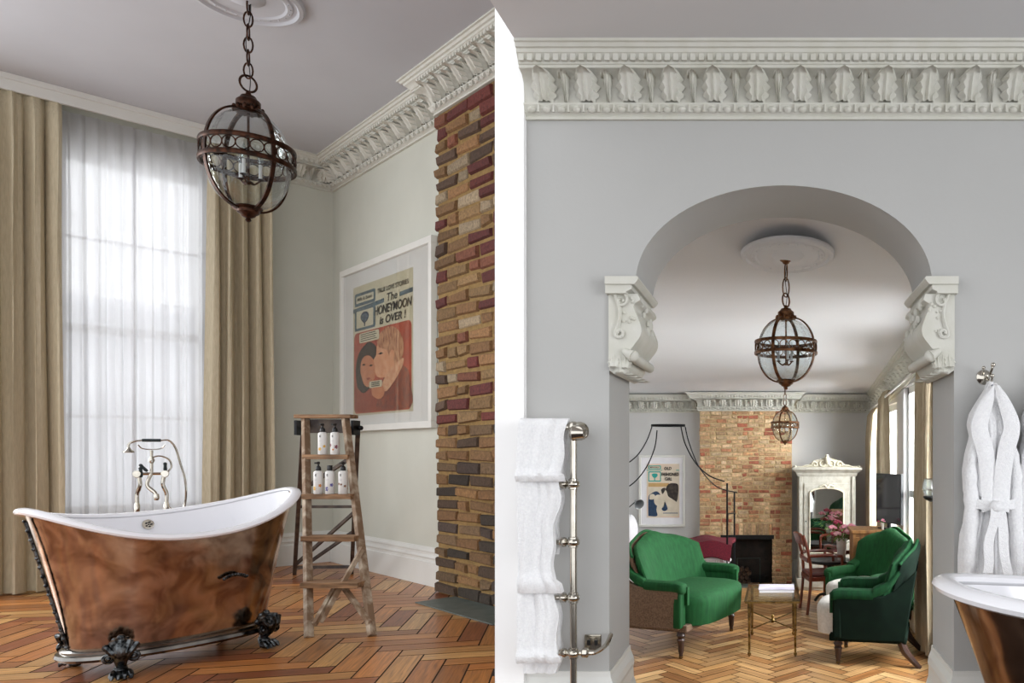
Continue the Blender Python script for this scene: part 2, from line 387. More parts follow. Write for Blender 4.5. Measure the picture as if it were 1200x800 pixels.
struct('floor', B().box(-9, 3.4, -3, 11.5, -0.1, -0.003), GAP, smooth=False)

# ------------------------------------------------------------------ left room shell
WX0, WX1, WZ0, WZ1 = 1.40, 2.74, 0.75, 4.82
b = B(); th = -0.3
b.box(-0.3, WX0, th, 0, 0, ZL+.1); b.box(WX1, 4.6, th, 0, 0, ZL+.1); b.box(WX0, WX1, th, 0, WZ1, ZL+.1); b.box(WX0, WX1, th, 0, 0, WZ0)
struct('wall_left', b, WALL_L, smooth=False, M=LM)
b = B(); b.box(-0.3, 0, -0.3, 5.48, 0, ZL+.1)
struct('wall_back', b, WALL_L, smooth=False, M=LM)
b = B(); b.prism([(-8.5, ZL), (3.3, ZL), (3.3, ZL+.12), (-8.5, ZL+.12)], 2.0, 11.4)
struct('ceiling', b, CEIL_L, smooth=False)
# sash window
b = B()
b.box(WX0-.02, WX0+.07, -.2, -.1, WZ0, WZ1); b.box(WX1-.07, WX1+.02, -.2, -.1, WZ0, WZ1)
b.box(WX0, WX1, -.2, -.1, WZ1-.1, WZ1); b.box(WX0, WX1, -.2, -.08, WZ0, WZ0+.12)
wf = thing('window_1', 'tall white sash window behind the sheer voile', 'window'); wf.matrix_world = LM
del wf['category']; del wf['label']; wf['kind'] = 'structure'
b.out('window_frame', WHITE, wf, smooth=False, bevel=.006)
b = B(); zm = 2.86
b.box(WX0+.05, WX1-.05, -.2, -.12, zm-.05, zm+.05); b.box(WX0+.05, WX1-.05, -.17, -.13, zm+1.0, zm+1.035); b.box(WX0+.05, WX1-.05, -.17, -.13, zm-1.0, zm-.965)
b.box((WX0+WX1)/2-.014, (WX0+WX1)/2+.014, -.17, -.13, WZ0+.1, WZ1-.1)
b.out('glazing_bar', WHITE, wf, smooth=False)
b = B(); b.box(WX0+.04, WX1-.04, -.155, -.15, WZ0+.05, WZ1-.05); b.out('pane', PANE, wf, smooth=False)
b = B(); b.box(WX0-.08, WX1+.08, -.1, .1, WZ0-.04, WZ0); b.out('window_sill', WHITE, wf, smooth=False, bevel=.006)
# pale render of the house across the street
b = B(); b.box(-3, 7, -9.3, -9, 0, 4.4); b.box(-3.1, 7.1, -9.4, -8.9, 4.4, 4.6)
for i in range(4):
    for k in range(2): b.box(-2+i*2.3, -.9+i*2.3, -9.02, -8.93, 0.8+k*1.9, 2.2+k*1.9)
o = b.out('terraced_house', mat('pale_render', 'd9dbe0', .8, c2='d0d2d8', nscale=2), None, smooth=False, M=LM); tag(o, 'pale rendered house across the street, faint through the sheer voile', 'building')

# ------------------------------------------------------------------ cornice
def leafm(b, M, W, H, D, curl=0.35, narrow=False):
    nu, nv = 10, 12; R = []
    for j in range(nv+1):
        v = j/nv
        w = W*(0.62+0.38*math.sin(v*PI*.9))*(1+.16*math.cos(v*PI*7)) if not narrow else W*(.35+.65*v**2)*(1+.12*math.cos(v*PI*6))
        row = []
        for i in range(nu+1):
            u = i/nu*2-1
            y = D*(0.15+0.5*v**1.5)+D*0.35*(1-abs(u)**2)*(0.4+0.6*v)+D*.10*math.cos(u*PI*3.5)*(1-v*.5)
            if abs(u) > .99: y = D*(.05+.25*v)
            z = H*v-(abs(u)**2)*H*.06
            if v > .86: y += D*curl*(v-.86)/.14*(1-abs(u)**2*.6); z -= H*.16*((v-.86)/.14)**2
            row.append(b.v(M @ Vector((u*w/2, y, z))))
        R.append(row)
    for j in range(nv):
        for i in range(nu): b.face([R[j][i], R[j][i+1], R[j+1][i+1], R[j+1][i]])
def cornice(name, P0, P1, out, h, p, spacing, m0=0, m1=0, mt=PLAS, leaves=True, lod=1):
    """P0->P1 along the wall at ceiling height; out = unit vector into the room; m0/m1: mitre (+1 lengthen, -1 shorten with projection)"""
    P0 = Vector(P0); P1 = Vector(P1); out = Vector(out); d = (P1-P0); L = d.length; dn = d.normalized(); up = Vector((0, 0, 1))
    prof = [(0, -1.0), (.10, -1.0), (.11, -.965), (.07, -.95), (.10, -.93), (.17, -.90), (.20, -.83), (.24, -.80), (.24, -.775), (.14, -.76),
            (.15, -.70), (.17, -.6), (.24, -.46), (.38, -.37), (.58, -.345), (.62, -.34), (.62, -.30), (.66, -.29), (.70, -.24), (.78, -.17), (.82, -.16), (.84, -.11), (.90, -.10), (.94, -.05), (1.0, -.04), (1.0, 0), (0, 0)]
    b = B()
    A = [P0+out*(o*p)+up*(z*h)-dn*(m0*o*p) for o, z in prof]; E = [P1+out*(o*p)+up*(z*h)+dn*(m1*o*p) for o, z in prof]
    b.loft([A, E])
    def fr(s, o, z):
        q = P0+dn*s+out*(o*p)+up*(z*h)
        return Matrix(((dn.x, out.x, 0, q.x), (dn.y, out.y, 0, q.y), (dn.z, out.z, 1, q.z), (0, 0, 0, 1)))
    if leaves:
        n = max(1, round(L/spacing)); sp = L/n
        for i in range(n):
            leafm(b, fr((i+.5)*sp, .14, -.76), sp*.56, h*.42, p*.62)
            if i < n-1 or m1 >= 0: leafm(b, fr((i+1)*sp, .14, -.76), sp*.26, h*.42, p*.5, narrow=True)
    ne = max(2, int(L/(spacing*.36)))
    for i in range(ne):                                            # egg and dart
        s = (i+.5)*L/ne; M = fr(s, .19, -.865)
        q = M @ Vector((0, 0, 0)); k = L/ne
        rings = []
        for a in (0, .5, .8, 1):
            rr = math.cos(a*PI/2)+.02
            rings.append([q+dn*(k*.3*rr*math.cos(t))+up*(h*.055*rr*math.sin(t))+out*(p*.09*a) for t in (2*PI*c/8 for c in range(8))])
        b.loft(rings)
        M = fr(s+k/2, .22, -.865); b.box(-k*.05, k*.05, -p*.02, p*.05, -h*.06, h*.06, M)
    nd = max(2, int(L/(spacing*.2)))
    for i in range(nd):                                            # small upright leaves along the top
        M = fr((i+.5)*L/nd, .72, -.215); b.box(-L/nd*.3, L/nd*.3, -p*.03, p*.06, -h*.055, h*.055, M)
    return b.out(name, mt, kind='structure')
CH, CP = 0.36, 0.30; CS = .30
cornice('trim_1', LW(0, 0, ZL), LW(0, 3.42, ZL), -E2*-1, CH, CP, CS, m0=-1, m1=-1)
cornice('trim_2', LW(0, 0, ZL), LW(1.15, 0, ZL), E1, CH, CP, CS, m0=-1, m1=0)
cornice('trim_3', LW(.16, 3.42, ZL), LW(.16, 5.4, ZL), E2, CH, CP, CS, m0=1, m1=0)
cornice('trim_4', LW(0, 3.42, ZL), LW(.16, 3.42, ZL), -E1, CH, CP, .3, m0=-1, m1=1, leaves=False)
# chimney breast in the left room: bricks laid one by one in one mesh over a mortar core
def bricks(name, M, W, H, bl, bh, depth, pal, hole=None, mort=None, soldier=None, rag=0.0):
    bm = bmesh.new(); cl = bm.loops.layers.float_color.new('tone')
    def brick(x0, x1, z0, z1):
        t = random.choice(pal); k = random.uniform(.75, 1.2); t = (t[0]*k, t[1]*k, t[2]*k, 1)
        j = lambda a: random.uniform(-a, a)*1.9
        y = random.uniform(.004, .014)*bl/.2
        e = bh*.06
        P = [(x0+j(e), 0, z0+j(e)), (x1+j(e), 0, z0+j(e)), (x1+j(e), 0, z1+j(e)), (x0+j(e), 0, z1+j(e))]
        i = bh*.09
        F = [(P[0][0]+i, -y, P[0][2]+i), (P[1][0]-i, -y+j(.002), P[1][2]+i), (P[2][0]-i, -y, P[2][2]-i), (P[3][0]+i, -y+j(.002), P[3][2]-i)]
        A = [bm.verts.new(M @ Vector((p[0], .03, p[2]))) for p in P]; Bv = [bm.verts.new(M @ Vector(p)) for p in P]; C = [bm.verts.new(M @ Vector(p)) for p in F]
        fs = [bm.faces.new(C)]
        for q in range(4):
            fs.append(bm.faces.new([A[q], A[(q+1) % 4], Bv[(q+1) % 4], Bv[q]])); fs.append(bm.faces.new([Bv[q], Bv[(q+1) % 4], C[(q+1) % 4], C[q]]))
        for f in fs:
            for l in f.loops: l[cl] = t
    g = bh*.24; rows = int(H/bh)+1
    for r in range(rows):
        z0 = r*bh+g/2; z1 = min((r+1)*bh-g/2, H)
        if z1-z0 < bh*.3: continue
        x = -random.uniform(0, bl*.1) if r % 2 == 0 else -bl*.5
        while x < W:
            l = bl if random.random() < .7 else bl*.5
            x0 = max(x+g/2, 0-random.uniform(0, rag)); x1 = min(x+l-g/2, W)
            x += l
            if x1-x0 < bl*.12: continue
            zc = (z0+z1)/2
            if hole:
                hx0, hx1, hz1 = hole
                top = hz1+(soldier or 0)
                if zc < top:
                    if x0 < hx1 and x1 > hx0:
                        if x0 < hx0-bl*.15: x1 = hx0
                        elif x1 > hx1+bl*.15: x0 = hx1
                        else: continue
            brick(x0, x1, z0, z1)
    if hole and soldier:
        hx0, hx1, hz1 = hole; n = int((hx1-hx0+.1)/bh)
        for i in range(n):
            a = hx0-.05+i*(hx1-hx0+.1)/n; brick(a+g/2, a+(hx1-hx0+.1)/n-g/2, hz1+.01, hz1+soldier)
    bmesh.ops.recalc_face_normals(bm, faces=bm.faces)
    me = bpy.data.meshes.new(name); bm.to_mesh(me); bm.free(); me.materials.append(BRICKM)
    o = bpy.data.objects.new(name, me); COL.objects.link(o); o['kind'] = 'structure'; return o
PL = [lin(c)[:3] for c in ('82603e', '8c6844', '6a332c', '8e714c', '602f2b', '7e6240', '584436', '9c8a70', '7c4c38', '76593a')]
PLD = [lin(c)[:3] for c in ('82603e', '86643f', '483b33', '3b3229', '7c5e3e', '574434', '715a40')]
PR = [lin(c)[:3] for c in ('c8a680', 'd2b28a', 'c29c74', 'ccaa84', 'b8805f', 'd6b892', 'bc9068', 'a8644c', 'cca880', 'd8bc98')]
ZBR = ZL-CH
Mb = Matrix.Translation(LW(.16, 3.42, 0)) @ Matrix(((E1.x, -E2.x, 0, 0), (E1.y, -E2.y, 0, 0), (0, 0, 1, 0), (0, 0, 0, 1)))
b = B(); b.box(0.012, 1.98, 0.004, .3, 0, ZL, Mb); struct('wall_chimney', b, MORTAR, smooth=False)
bricks('wall_brick', Mb, 2.0, 1.75, .46, .125, .16, PLD, rag=.025)
bricks('wall_brick', Mb @ Matrix.Translation((0, 0, 1.75)), 2.0, ZBR-1.75, .46, .135, .16, PL, rag=.03)
b = B(); b.box(.42, 1.9, -.42, -.02, 0, .012, Mb); struct('trim_5', b, SLATE, smooth=False, bevel=.003)
# skirting
def skirt(name, P0, P1, out, h, p, m0=0, m1=0, mt=WHITE):
    P0 = Vector(P0); P1 = Vector(P1); out = Vector(out); dn = (P1-P0).normalized(); up = Vector((0, 0, 1))
    prof = [(0, 0), (1, 0), (1, .62), (.8, .64), (.75, .70), (.9, .74), (.55, .80), (.5, .86), (.62, .89), (.5, .93), (.2, .97), (.15, 1), (0, 1)]
    A = [P0+out*(o*p)+up*(z*h)-dn*(m0*o*p) for o, z in prof]; E = [P1+out*(o*p)+up*(z*h)+dn*(m1*o*p) for o, z in prof]
    return struct(name, B().loft([A, E]), mt, smooth=False)
skirt('baseboard_back', LW(0, 0), LW(0, 3.42), E2, .42, .05, -1, 0)
skirt('baseboard_left', LW(0, 0), LW(4.6, 0), E1, .42, .05, -1, 0)

# pelmet board and track over the window
b = B(); b.box(1.1, 4.4, .02, .30, ZL-.06, ZL); b.box(1.1, 4.4, .24, .28, ZL-.17, ZL-.05)
b.xf(LM); struct('trim_6', b, WHITE, smooth=False, bevel=.004)
# ceiling rose above the left lantern
RL = PX(287, -8, 6.55); RL.z = ZL
def rose(name, c, r, m, sy=1.0):
    prof = [(0.001, -.001), (1, -.001), (1, -.03), (.97, -.06), (.90, -.07), (.86, -.035), (.80, -.03), (.78, -.05), (.70, -.055), (.66, -.03), (.34, -.025), (.30, -.05), (.22, -.08), (.12, -.10), (.001, -.11)]
    b = B(); b.lathe([(a*r, z*r*1.4) for a, z in prof], 64)
    for k in range(24):
        a = k*PI/12; b.ball((r*.74*math.cos(a), r*.74*math.sin(a), -.075*r), r*.018, 5)
    b.xf(Matrix.Translation(c) @ Matrix.Diagonal((1, sy, 1, 1)))
    return struct(name, b, m)
rose('trim_7', RL, .44, CEIL_L)

# ------------------------------------------------------------------ arch wall, pier, front ceiling
cxA = .027; hw = .553; sp = 2.094; rise = .36; JL, JR = -.625, .663; PXL, PXR = -1.0415, -.9345
poly = [(PXR-.02, 0), (JL, 0), (JL, sp)]
N = 40
for i in range(N+1):
    a = PI-PI*i/N; poly.append((cxA+hw*math.cos(a), sp+rise*math.sin(a)))
poly += [(JR, sp), (JR, 0), (3.3, 0), (3.3, 3.2), (PXR-.02, 3.2)]
struct('wall_arch', B().prism(poly, DA, DB), WALL_R, smooth=True)
b = B(); b.box(PXL, PXR, DA-.03, DB, 0, ZL); struct('wall_pier', b, BRIGHT, smooth=False)
b = B(); b.box(PXR, 3.3, -1.0, DA+.05, ZF, ZF+.1); struct('ceiling', b, CEIL_R, smooth=False)
b = B(); b.box(3.3, 3.4, 1.2, DB, 0, 3.2); struct('wall_side', b, WALL_R, smooth=False)
cornice('trim_8', (PXR, DA, ZF), (3.3, DA, ZF), (0, -1, 0), .235, .14, .1545)
SK = .64
for nm, P0, P1, o, a, c in (('baseboard_front', (PXR, DA), (JL, DA), (0, -1, 0), 0, 1), ('baseboard_front', (JR, DA), (3.3, DA), (0, -1, 0), 1, 0),
                            ('baseboard_jamb', (JL, DA), (JL, DB), (1, 0, 0), 1, 0), ('baseboard_jamb', (JR, DA), (JR, DB), (-1, 0, 0), 1, 0)):
    skirt(nm, (*P0, 0), (*P1, 0), o, SK, .035, a, c)

def corbel(side):
    jx = JL if side < 0 else JR
    t = lambda px, py: ((px-714)/313.6, EYE-(py-HY)/313.6)
    body = [(714, 345), (748, 345), (750, 352), (743, 358), (748, 372), (752, 384), (751, 394), (744, 404), (738, 412), (736, 418), (730, 424), (714, 430)]
    b = B(); pts = [t(*p) for p in body]
    s = -side                                  # +x into the opening on the left
    sp3 = spline([Vector((x, 0, z)) for x, z in pts[1:-1]], 4); pts = [pts[0]]+[(p.x, p.z) for p in sp3]+[pts[-1]]
    pts = [(jx+s*x, z) for x, z in pts]
    b.prism(pts, DA-.012, DB)
    ab = [(712, 327), (746, 327), (747, 330), (745, 333), (742, 336), (742, 341), (736, 344), (736, 346), (712, 346)]
    b.prism([(jx+s*(t(*p)[0]), t(*p)[1]) for p in ab], DA-.04, DB+.02)
    b.prism([(jx+s*(t(*p)[0]+.012 if p[0] > 720 else t(*p)[0]), t(*p)[1]) for p in ab[:5]+[(712, 336)]], DA-.05, DB+.03)
    # scroll on the front face
    sc = []
    for i in range(60):
        q = i/59
        if q < .4: a = q/.4*2.2*PI; r = .004+.030*q/.4; sc.append((.046+r*math.cos(a+PI*.6), 0, 2.02+r*math.sin(a+PI*.6)))
    x0, z0 = sc[-1][0], sc[-1][2]
    for k in range(1, 12): q = k/11; sc.append((x0+(.026-x0)*q+.018*math.sin(q*PI), 0, z0+(1.905-z0)*q))
    for k in range(1, 16): a = k/15*2*PI*1.1; r = .020*(1-k/20); sc.append((.042-r*math.cos(a), 0, 1.90-r*math.sin(a)))
    b.tube([(jx+s*p[0], DA-.018, p[2]) for p in sc], .0065, 6)
    b.tube([(jx+s*(p[0]*.8+.012), DA-.014, p[2]) for p in sc[24:40]], .005, 6)
    # roll, hanging acanthus
    q = t(743, 418); b.tube([(jx+s*(q[0]-.035), DA-.02, q[1]+.02), (jx+s*q[0], DA-.03, q[1])], [.012, .021], 10)
    b.ball((jx+s*q[0], DA-.02, q[1]), .023, 8)
    b.tube([(jx+s*(q[0]-.006), DA, q[1]), (jx+s*(q[0]-.006), DB, q[1])], .02, 10)
    zc_ = t(0, 415)[1]
    for dx_, wd_, hh_ in ((.045, .062, .085), (.022, .05, .06), (.064, .04, .065)):
        leafm(b, Matrix(((1, 0, 0, jx+s*dx_), (0, -1, 0, DA+.002), (0, 0, -1, zc_), (0, 0, 0, 1))), wd_, hh_, .038)
    for k in range(4):
        leafm(b, Matrix(((0, s, 0, jx+s*.004), (1, 0, 0, DA+.06+k*.09), (0, 0, -1, zc_), (0, 0, 0, 1))), .085, .085, .07)
    b.prism([(jx, zc_), (jx+s*.07, zc_), (jx+s*.066, zc_-.03), (jx+s*.045, zc_-.065), (jx+s*.02, zc_-.075), (jx, zc_-.06)], DA, DB)
    for k in range(22):                       # foliage relief on the inner face
        z = 2.05-.0065*k*1.1; yy = DA+.04+.31*random.random()
        xx = [p for p in pts]; z = random.uniform(1.87, 2.05); 
        fx = .10+.018*math.sin((2.05-z)/.17*PI) if z > 1.9 else .085
        b.ball((jx+s*fx, yy, z), random.uniform(.008, .014), 5, sz=1.6)
    for k in range(10):
        b.ball((jx+s*random.uniform(.05, .095), DA-.012, random.uniform(1.90, 2.03)), random.uniform(.005, .009), 5)
    return struct('trim_9' if side < 0 else 'trim_10', b, PLAS)
corbel(-1); corbel(1)

# ------------------------------------------------------------------ sitting room shell
struct('wall_far', B().box(-2.1, 2.2, YF, YF+.15, 0, 3.0), WALL_S, smooth=False)
def slant_box(b, p, q, t, z1):
    p = Vector((*p, 0)); q = Vector((*q, 0)); n = Vector((-(q-p).y, (q-p).x, 0)).normalized()*t
    r = [p, q, q+n, p+n]; b.loft([[v.copy() for v in r], [v+Vector((0, 0, z1)) for v in r]])
b = B(); slant_box(b, (-1.0, DB-.02), (-1.9, 5.6), .06, ZL); slant_box(b, (-1.9, 5.58), (-1.9, YF), .06, ZL)
struct('wall_left', b, WALL_S, smooth=False)
WIN = [(4.55, 5.35, .15, 2.2), (6.15, 6.95, .15, 2.05), (7.35, 8.15, .15, 1.95)]
b = B(); y = DB; 
for (a, c, z0, z1) in WIN:
    b.box(XR, XR+.2, y, a, 0, 3.2); b.box(XR, XR+.2, a, c, 0, z0); b.box(XR, XR+.2, a, c, z1, 3.2); y = c
b.box(XR, XR+.2, y, YF+.1, 0, 3.2)
struct('wall_right', b, WALL_S, smooth=False)
for i, (a, c, z0, z1) in enumerate(WIN):
    w = bpy.data.objects.new('window_%d' % (i+2), None); COL.objects.link(w); w['kind'] = 'structure'; w.location = (XR, a, 0)
    b = B(); L = c-a
    b.box(.04, .12, 0, .05, z0, z1); b.box(.04, .12, L-.05, L, z0, z1); b.box(.04, .12, 0, L, z1-.06, z1); b.box(.04, .12, 0, L, z0, z0+.07)
    b.box(.05, .11, 0, L, (z0+z1)/2-.03, (z0+z1)/2+.03); b.box(.06, .1, L/2-.01, L/2+.01, z0, z1)
    b.out('window_frame', WHITE, w, smooth=False)
    b = B(); b.box(.078, .082, .03, L-.03, z0+.03, z1-.03); b.out('pane', PANE, w, smooth=False)
P = [Vector((x, y, ZB(y))) for x, y in ((-.98, DB-.02), (1.36, DB-.02), (1.36, YF+.1), (-1.94, YF+.1), (-1.94, 5.62))]
b = B(); b.loft([P, [p+Vector((0, 0, .1)) for p in P]]); struct('ceiling', b, CEIL_R, smooth=False)
BX0, BX1, BYF = -.855, .171, YF-.15
cornice('trim_11', (-1.9, YF, ZB(YF)), (BX0, YF, ZB(YF)), (0, -1, 0), .20, .15, .16, m1=-1)
cornice('trim_12', (BX0, BYF, ZB(BYF)), (BX1, BYF, ZB(BYF)), (0, -1, 0), .20, .15, .16, m0=1, m1=1)
cornice('trim_13', (BX1, YF, ZB(YF)), (XR, YF, ZB(YF)), (0, -1, 0), .20, .15, .16, m0=-1, m1=-1)
cornice('trim_14', (XR, DB, ZB(DB)), (XR, YF, ZB(YF)), (-1, 0, 0), .22, .15, .16, m1=-1)
HX0, HX1, HZ = (851-CX)/FPX*BYF, (905-CX)/FPX*BYF, EYE-(628-HY)/FPX*BYF
b = B()
b.box(BX0, HX0, BYF+.005, YF, 0, ZB(YF)-.02); b.box(HX1, BX1, BYF+.005, YF, 0, ZB(YF)-.02); b.box(HX0, HX1, BYF+.005, YF, HZ, ZB(YF)-.02)
struct('wall_chimney', b, MORTAR2, smooth=False)
bricks('wall_brick', Matrix.Translation((BX0, BYF, 0)), BX1-BX0, ZB(BYF)-.20, .12, .046, .15, PR, hole=(HX0-BX0, HX1-BX0, HZ), soldier=.14, rag=.006)
b = B(); b.box(HX0-.02, HX1+.02, YF-.02, YF+.1, 0, HZ+.02); struct('wall_hearth', b, SOOT, smooth=False)
b = B(); b.box(HX0-.12, HX1+.06, BYF-.22, BYF-.01, 0, .012); struct('trim_15', b, SLATE, smooth=False)
skirt('baseboard_far', (BX1+.02, YF, 0), (XR, YF, 0), (0, -1, 0), .26, .03, 0, -1)
skirt('baseboard_far', (-1.9, YF, 0), (BX0, YF, 0), (0, -1, 0), .26, .03)
skirt('baseboard_right', (XR, DB, 0), (XR, YF, 0), (-1, 0, 0), .26, .03, 0, -1)
RR = Vector(((923-CX)/FPX*4.02, 4.02, ZB(4.02)-.02))
rose('trim_16', RR, .245, CEIL_R, 1.45)

# ------------------------------------------------------------------ lanterns
def lantern(loc, rx, rz, ztop, label, m, group=None, rosecap=True, bulb=True):
    """loc = centre of the glass globe; ztop = ceiling height"""
    t = thing('globe_lantern', label, 'lantern', loc, .35, group)
    s = rx
    b = B(); pr = []
    for j in range(2, 31): a = -PI/2+PI*j/32; pr.append((rx*.95*math.cos(a)**.82, rz*.95*math.sin(a)))
    b.lathe(pr, 40, cap=False); b.out('glass_globe', GLASS, t)
    b = B()
    for zc in (-.10, .24):                                          # two hoops
        R = rx*math.sqrt(max(0, 1-(zc*.6)**2))*1.03; z = zc*rz
        b.lathe([(R-.012*s*3, z-.045*rz), (R+.02*s, z-.045*rz), (R+.03*s, z-.02*rz), (R+.03*s, z+.02*rz), (R+.02*s, z+.045*rz), (R-.012*s*3, z+.045*rz), (R-.012*s*3, z-.045*rz)], 48, cap=False)
    b.out('hoop', m, t)
    b = B(); nr = 22; zc = .07*rz
    for k in range(nr):
        a = 2*PI*k/nr; R = rx*1.02
        b.ring((R*math.cos(a), R*math.sin(a), zc), rz*.115, s*.016, (math.cos(a), math.sin(a), 0), 14, 5)
    b.out('pierced_band', m, t)
    for k in range(4):                                              # four meridian straps
        a0 = k*PI/2+PI/4; pts = []
        for j in range(25):
            a = -PI/2+.14+(PI-.3)*j/24
            ca_ = math.cos(a)**.82; pts.append(Vector((rx*1.02*ca_*math.cos(a0), rx*1.02*ca_*math.sin(a0), rz*math.sin(a))))
        b = B(); rings = []; tv = Vector((-math.sin(a0), math.cos(a0), 0)); rad = Vector((math.cos(a0), math.sin(a0), 0))
        for p in pts:
            n = Vector((p.x/rx**2, p.y/rx**2, p.z/rz**2)).normalized()
            rings.append([p-tv*s*.05-n*s*.02, p+tv*s*.05-n*s*.02, p+tv*s*.05+n*s*.025, p-tv*s*.05+n*s*.025])
        b.loft(rings); b.out('strap', m, t)
    b = B()
    b.lathe([(.20*s, .93*rz), (.30*s, .955*rz), (.33*s, .98*rz), (.27*s, 1.0*rz), (.25*s, 1.03*rz), (.27*s, 1.05*rz), (.27*s, 1.16*rz), (.24*s, 1.19*rz), (.20*s, 1.21*rz), (.16*s, 1.27*rz), (.07*s, 1.29*rz), (.05*s, 1.36*rz), (.03*s, 1.38*rz)], 24)
    for k in range(12):
        a = k*PI/6; b.ball((.31*s*math.cos(a), .31*s*math.sin(a), 1.0*rz), .05*s, 5, sz=1.5)
    b.out('cap', m, t)
    b = B(); b.lathe([(.03*s, -1.22*rz), (.07*s, -1.19*rz), (.05*s, -1.15*rz), (.15*s, -1.11*rz), (.17*s, -1.08*rz), (.24*s, -1.04*rz), (.26*s, -.98*rz), (.32*s, -.95*rz), (.30*s, -.92*rz), (.1*s, -.90*rz)], 24)
    b.out('finial', m, t)
    ring_z = 1.38*rz+.11*rz
    b = B(); b.ring((0, 0, ring_z+.04*s), .17*s+.01, .028*s, (1, -1.2, 0), 24, 6); z = ring_z+.21*s; L = ztop-loc[2]
    lk = .17*s+.01; k = 0; ztp = L-(.25*s if rosecap else .04)
    n = max(2, int((ztp-z)/(lk*1.55))); st = (ztp-z)/n
    for k in range(n):
        b.ring((0, 0, z+st*(k+.5)), lk, .022*s, (1, 0, 0) if k % 2 else (0, 1, 0), 14, 5, sx=1 if 0 else .5, sy=st/lk*.62)
    b.out('chain', m, t)
    b = B(); pts = [(.04*s*math.sin(q*9), .05*s*math.cos(q*7), 1.3*rz+(L-1.3*rz)*q) for q in [i/30 for i in range(31)]]
    b.tube(pts, .012*s, 5); b.out('flex', BLACKP, t)
    if rosecap:
        b = B(); b.lathe([(.04*s, L-.27*s), (.10*s, L-.24*s), (.12*s, L-.2*s), (.2*s, L-.14*s), (.3*s, L-.06*s), (.32*s, L-.015), (.3*s, L)], 24); b.out('ceiling_cup', m, t)
    b = B(); b.tube([(0, 0, .93*rz), (0, 0, -.42*rz)], .03*s, 8); b.lathe([(.02*s, -.48*rz), (.12*s, -.44*rz), (.05*s, -.4*rz)], 12)
    for k in range(3):
        a = k*2*PI/3+.4; c, d = math.cos(a), math.sin(a)
        b.tube(spline([(0, 0, -.42*rz), (.12*s*c, .12*s*d, -.46*rz), (.26*s*c, .26*s*d, -.36*rz)], 5), .022*s, 6)
        b.lathe([(.03*s, 0), (.09*s, .02*rz), (.05*s, .04*rz)], 10, (.26*s*c, .26*s*d, -.36*rz))
    b.out('candelabra', m, t)
    for k in range(3):
        a = k*2*PI/3+.4; c = (.26*s*math.cos(a), .26*s*math.sin(a), -.33*rz)
        b = B(); b.lathe([(.042*s, 0), (.042*s, .28*rz), (.03*s, .29*rz)], 12, c); b.out('candle_sleeve', BOTTLE, t)
        b = B(); b.lathe([(.02*s, .29*rz), (.07*s, .36*rz), (.075*s, .42*rz), (.03*s, .55*rz), (.004, .6*rz)], 12, c); b.out('bulb', GLASS, t)
    return t
pl = PX(291, 188, 6.55)
lantern(pl, .335, .43, ZL, 'large globe lantern of dark bronze hanging over the bath by the tall window', BRONZE, rosecap=False)
p1 = PX(921, 410, 4.02); lantern(p1, .157, .17, ZB(4.02)-.03, 'warm bronze globe lantern under the ceiling rose, the larger one seen through the arch', BRONZE2, 'globe lanterns in the sitting room')
p2 = PX(920, 499, 7.7); lantern(p2, .136, .155, ZB(7.7), 'bronze globe lantern before the brick chimney, lower of the two through the arch', BRONZE2, 'globe lanterns in the sitting room')

# ------------------------------------------------------------------ curtains
def curtain(name, M, w0, w1, zt, zb, folds, amp, m, label, cat, group=None, flare=0.0, heading=True, th=.006, seed=0, shift=0.0, uo=0.0, nv=26):
    rnd = random.Random(seed); ph = [rnd.uniform(-.5, .5) for _ in range(40)]
    def fn(u, v):
        z = zt+(zb-zt)*v
        sq = 1-.10*math.sin(min(v*1.3, 1)*PI)*0.3
        c = (w0+w1)/2+shift*v; hwid = (w1-w0)/2*(1+flare*v)*sq
        a = u*folds*2*PI
        k = amp*(.55+.45*min(1, v*6))
        x = c+hwid*(2*u-1)+k*.35*math.sin(a*2+ph[3])*(.3+.7*v)
        y = uo+k*math.sin(a+.9*math.sin(v*2+ph[1])+ph[int(u*folds) % 40]*.9)+k*.25*math.sin(a*2.3+ph[2]+v*3)
        if v < .03: y *= .7
        return M @ Vector((x, y, z))
    b = B(); b.sheet(fn, int(max(30, folds*14)), nv, th)
    o = b.out(name, m)
    tag(o, label, cat, group); return o
curtain('curtain', LM, 2.74, 3.75, ZL-.12, .02, 6, .085, LINEN, 'heavy taupe linen curtain left of the tall window', 'curtain', seed=3, uo=.30, flare=.04)
curtain('curtain', LM, .80, 1.45, ZL-.12, .02, 4.5, .085, LINEN, 'heavy taupe linen curtain between the tall window and the room corner', 'curtain', seed=5, uo=.26, flare=.12)
curtain('sheer_curtain', LM, 1.36, 2.14, ZL-.18, .03, 5, .028, SHEER, 'right hand panel of white sheer voile over the tall window', 'curtain', th=.0, seed=8, uo=.13)
curtain('sheer_curtain', LM, 2.10, 2.84, ZL-.18, .03, 5, .028, SHEER, 'left hand panel of white sheer voile over the tall window', 'curtain', th=.0, seed=9, uo=.13)
MR = Matrix.Translation((0, 0, 0)) @ Matrix(((0, -1, 0, XR), (1, 0, 0, 0), (0, 0, 1, 0), (0, 0, 0, 1)))   # local x -> world y, local y -> -x
curtain('curtain', MR, 8.05, 8.45, ZB(8.2)-.22, .02, 4, .045, LINENR, 'pale beige curtain beside the grey wardrobe, farthest down the sitting room', 'curtain', seed=11, uo=.13)
curtain('curtain', MR, 7.28, 7.60, ZB(7)-.20, .02, 4, .045, LINENR, 'beige curtain rising behind the flat screen, middle one of the sitting room', 'curtain', seed=12, uo=.12)
curtain('curtain', MR, 5.42, 5.95, ZB(5.6)-.20, .02, 4, .04, LINENR, 'beige curtain nearest the arch, behind the green armchairs', 'curtain', seed=13, uo=.055)
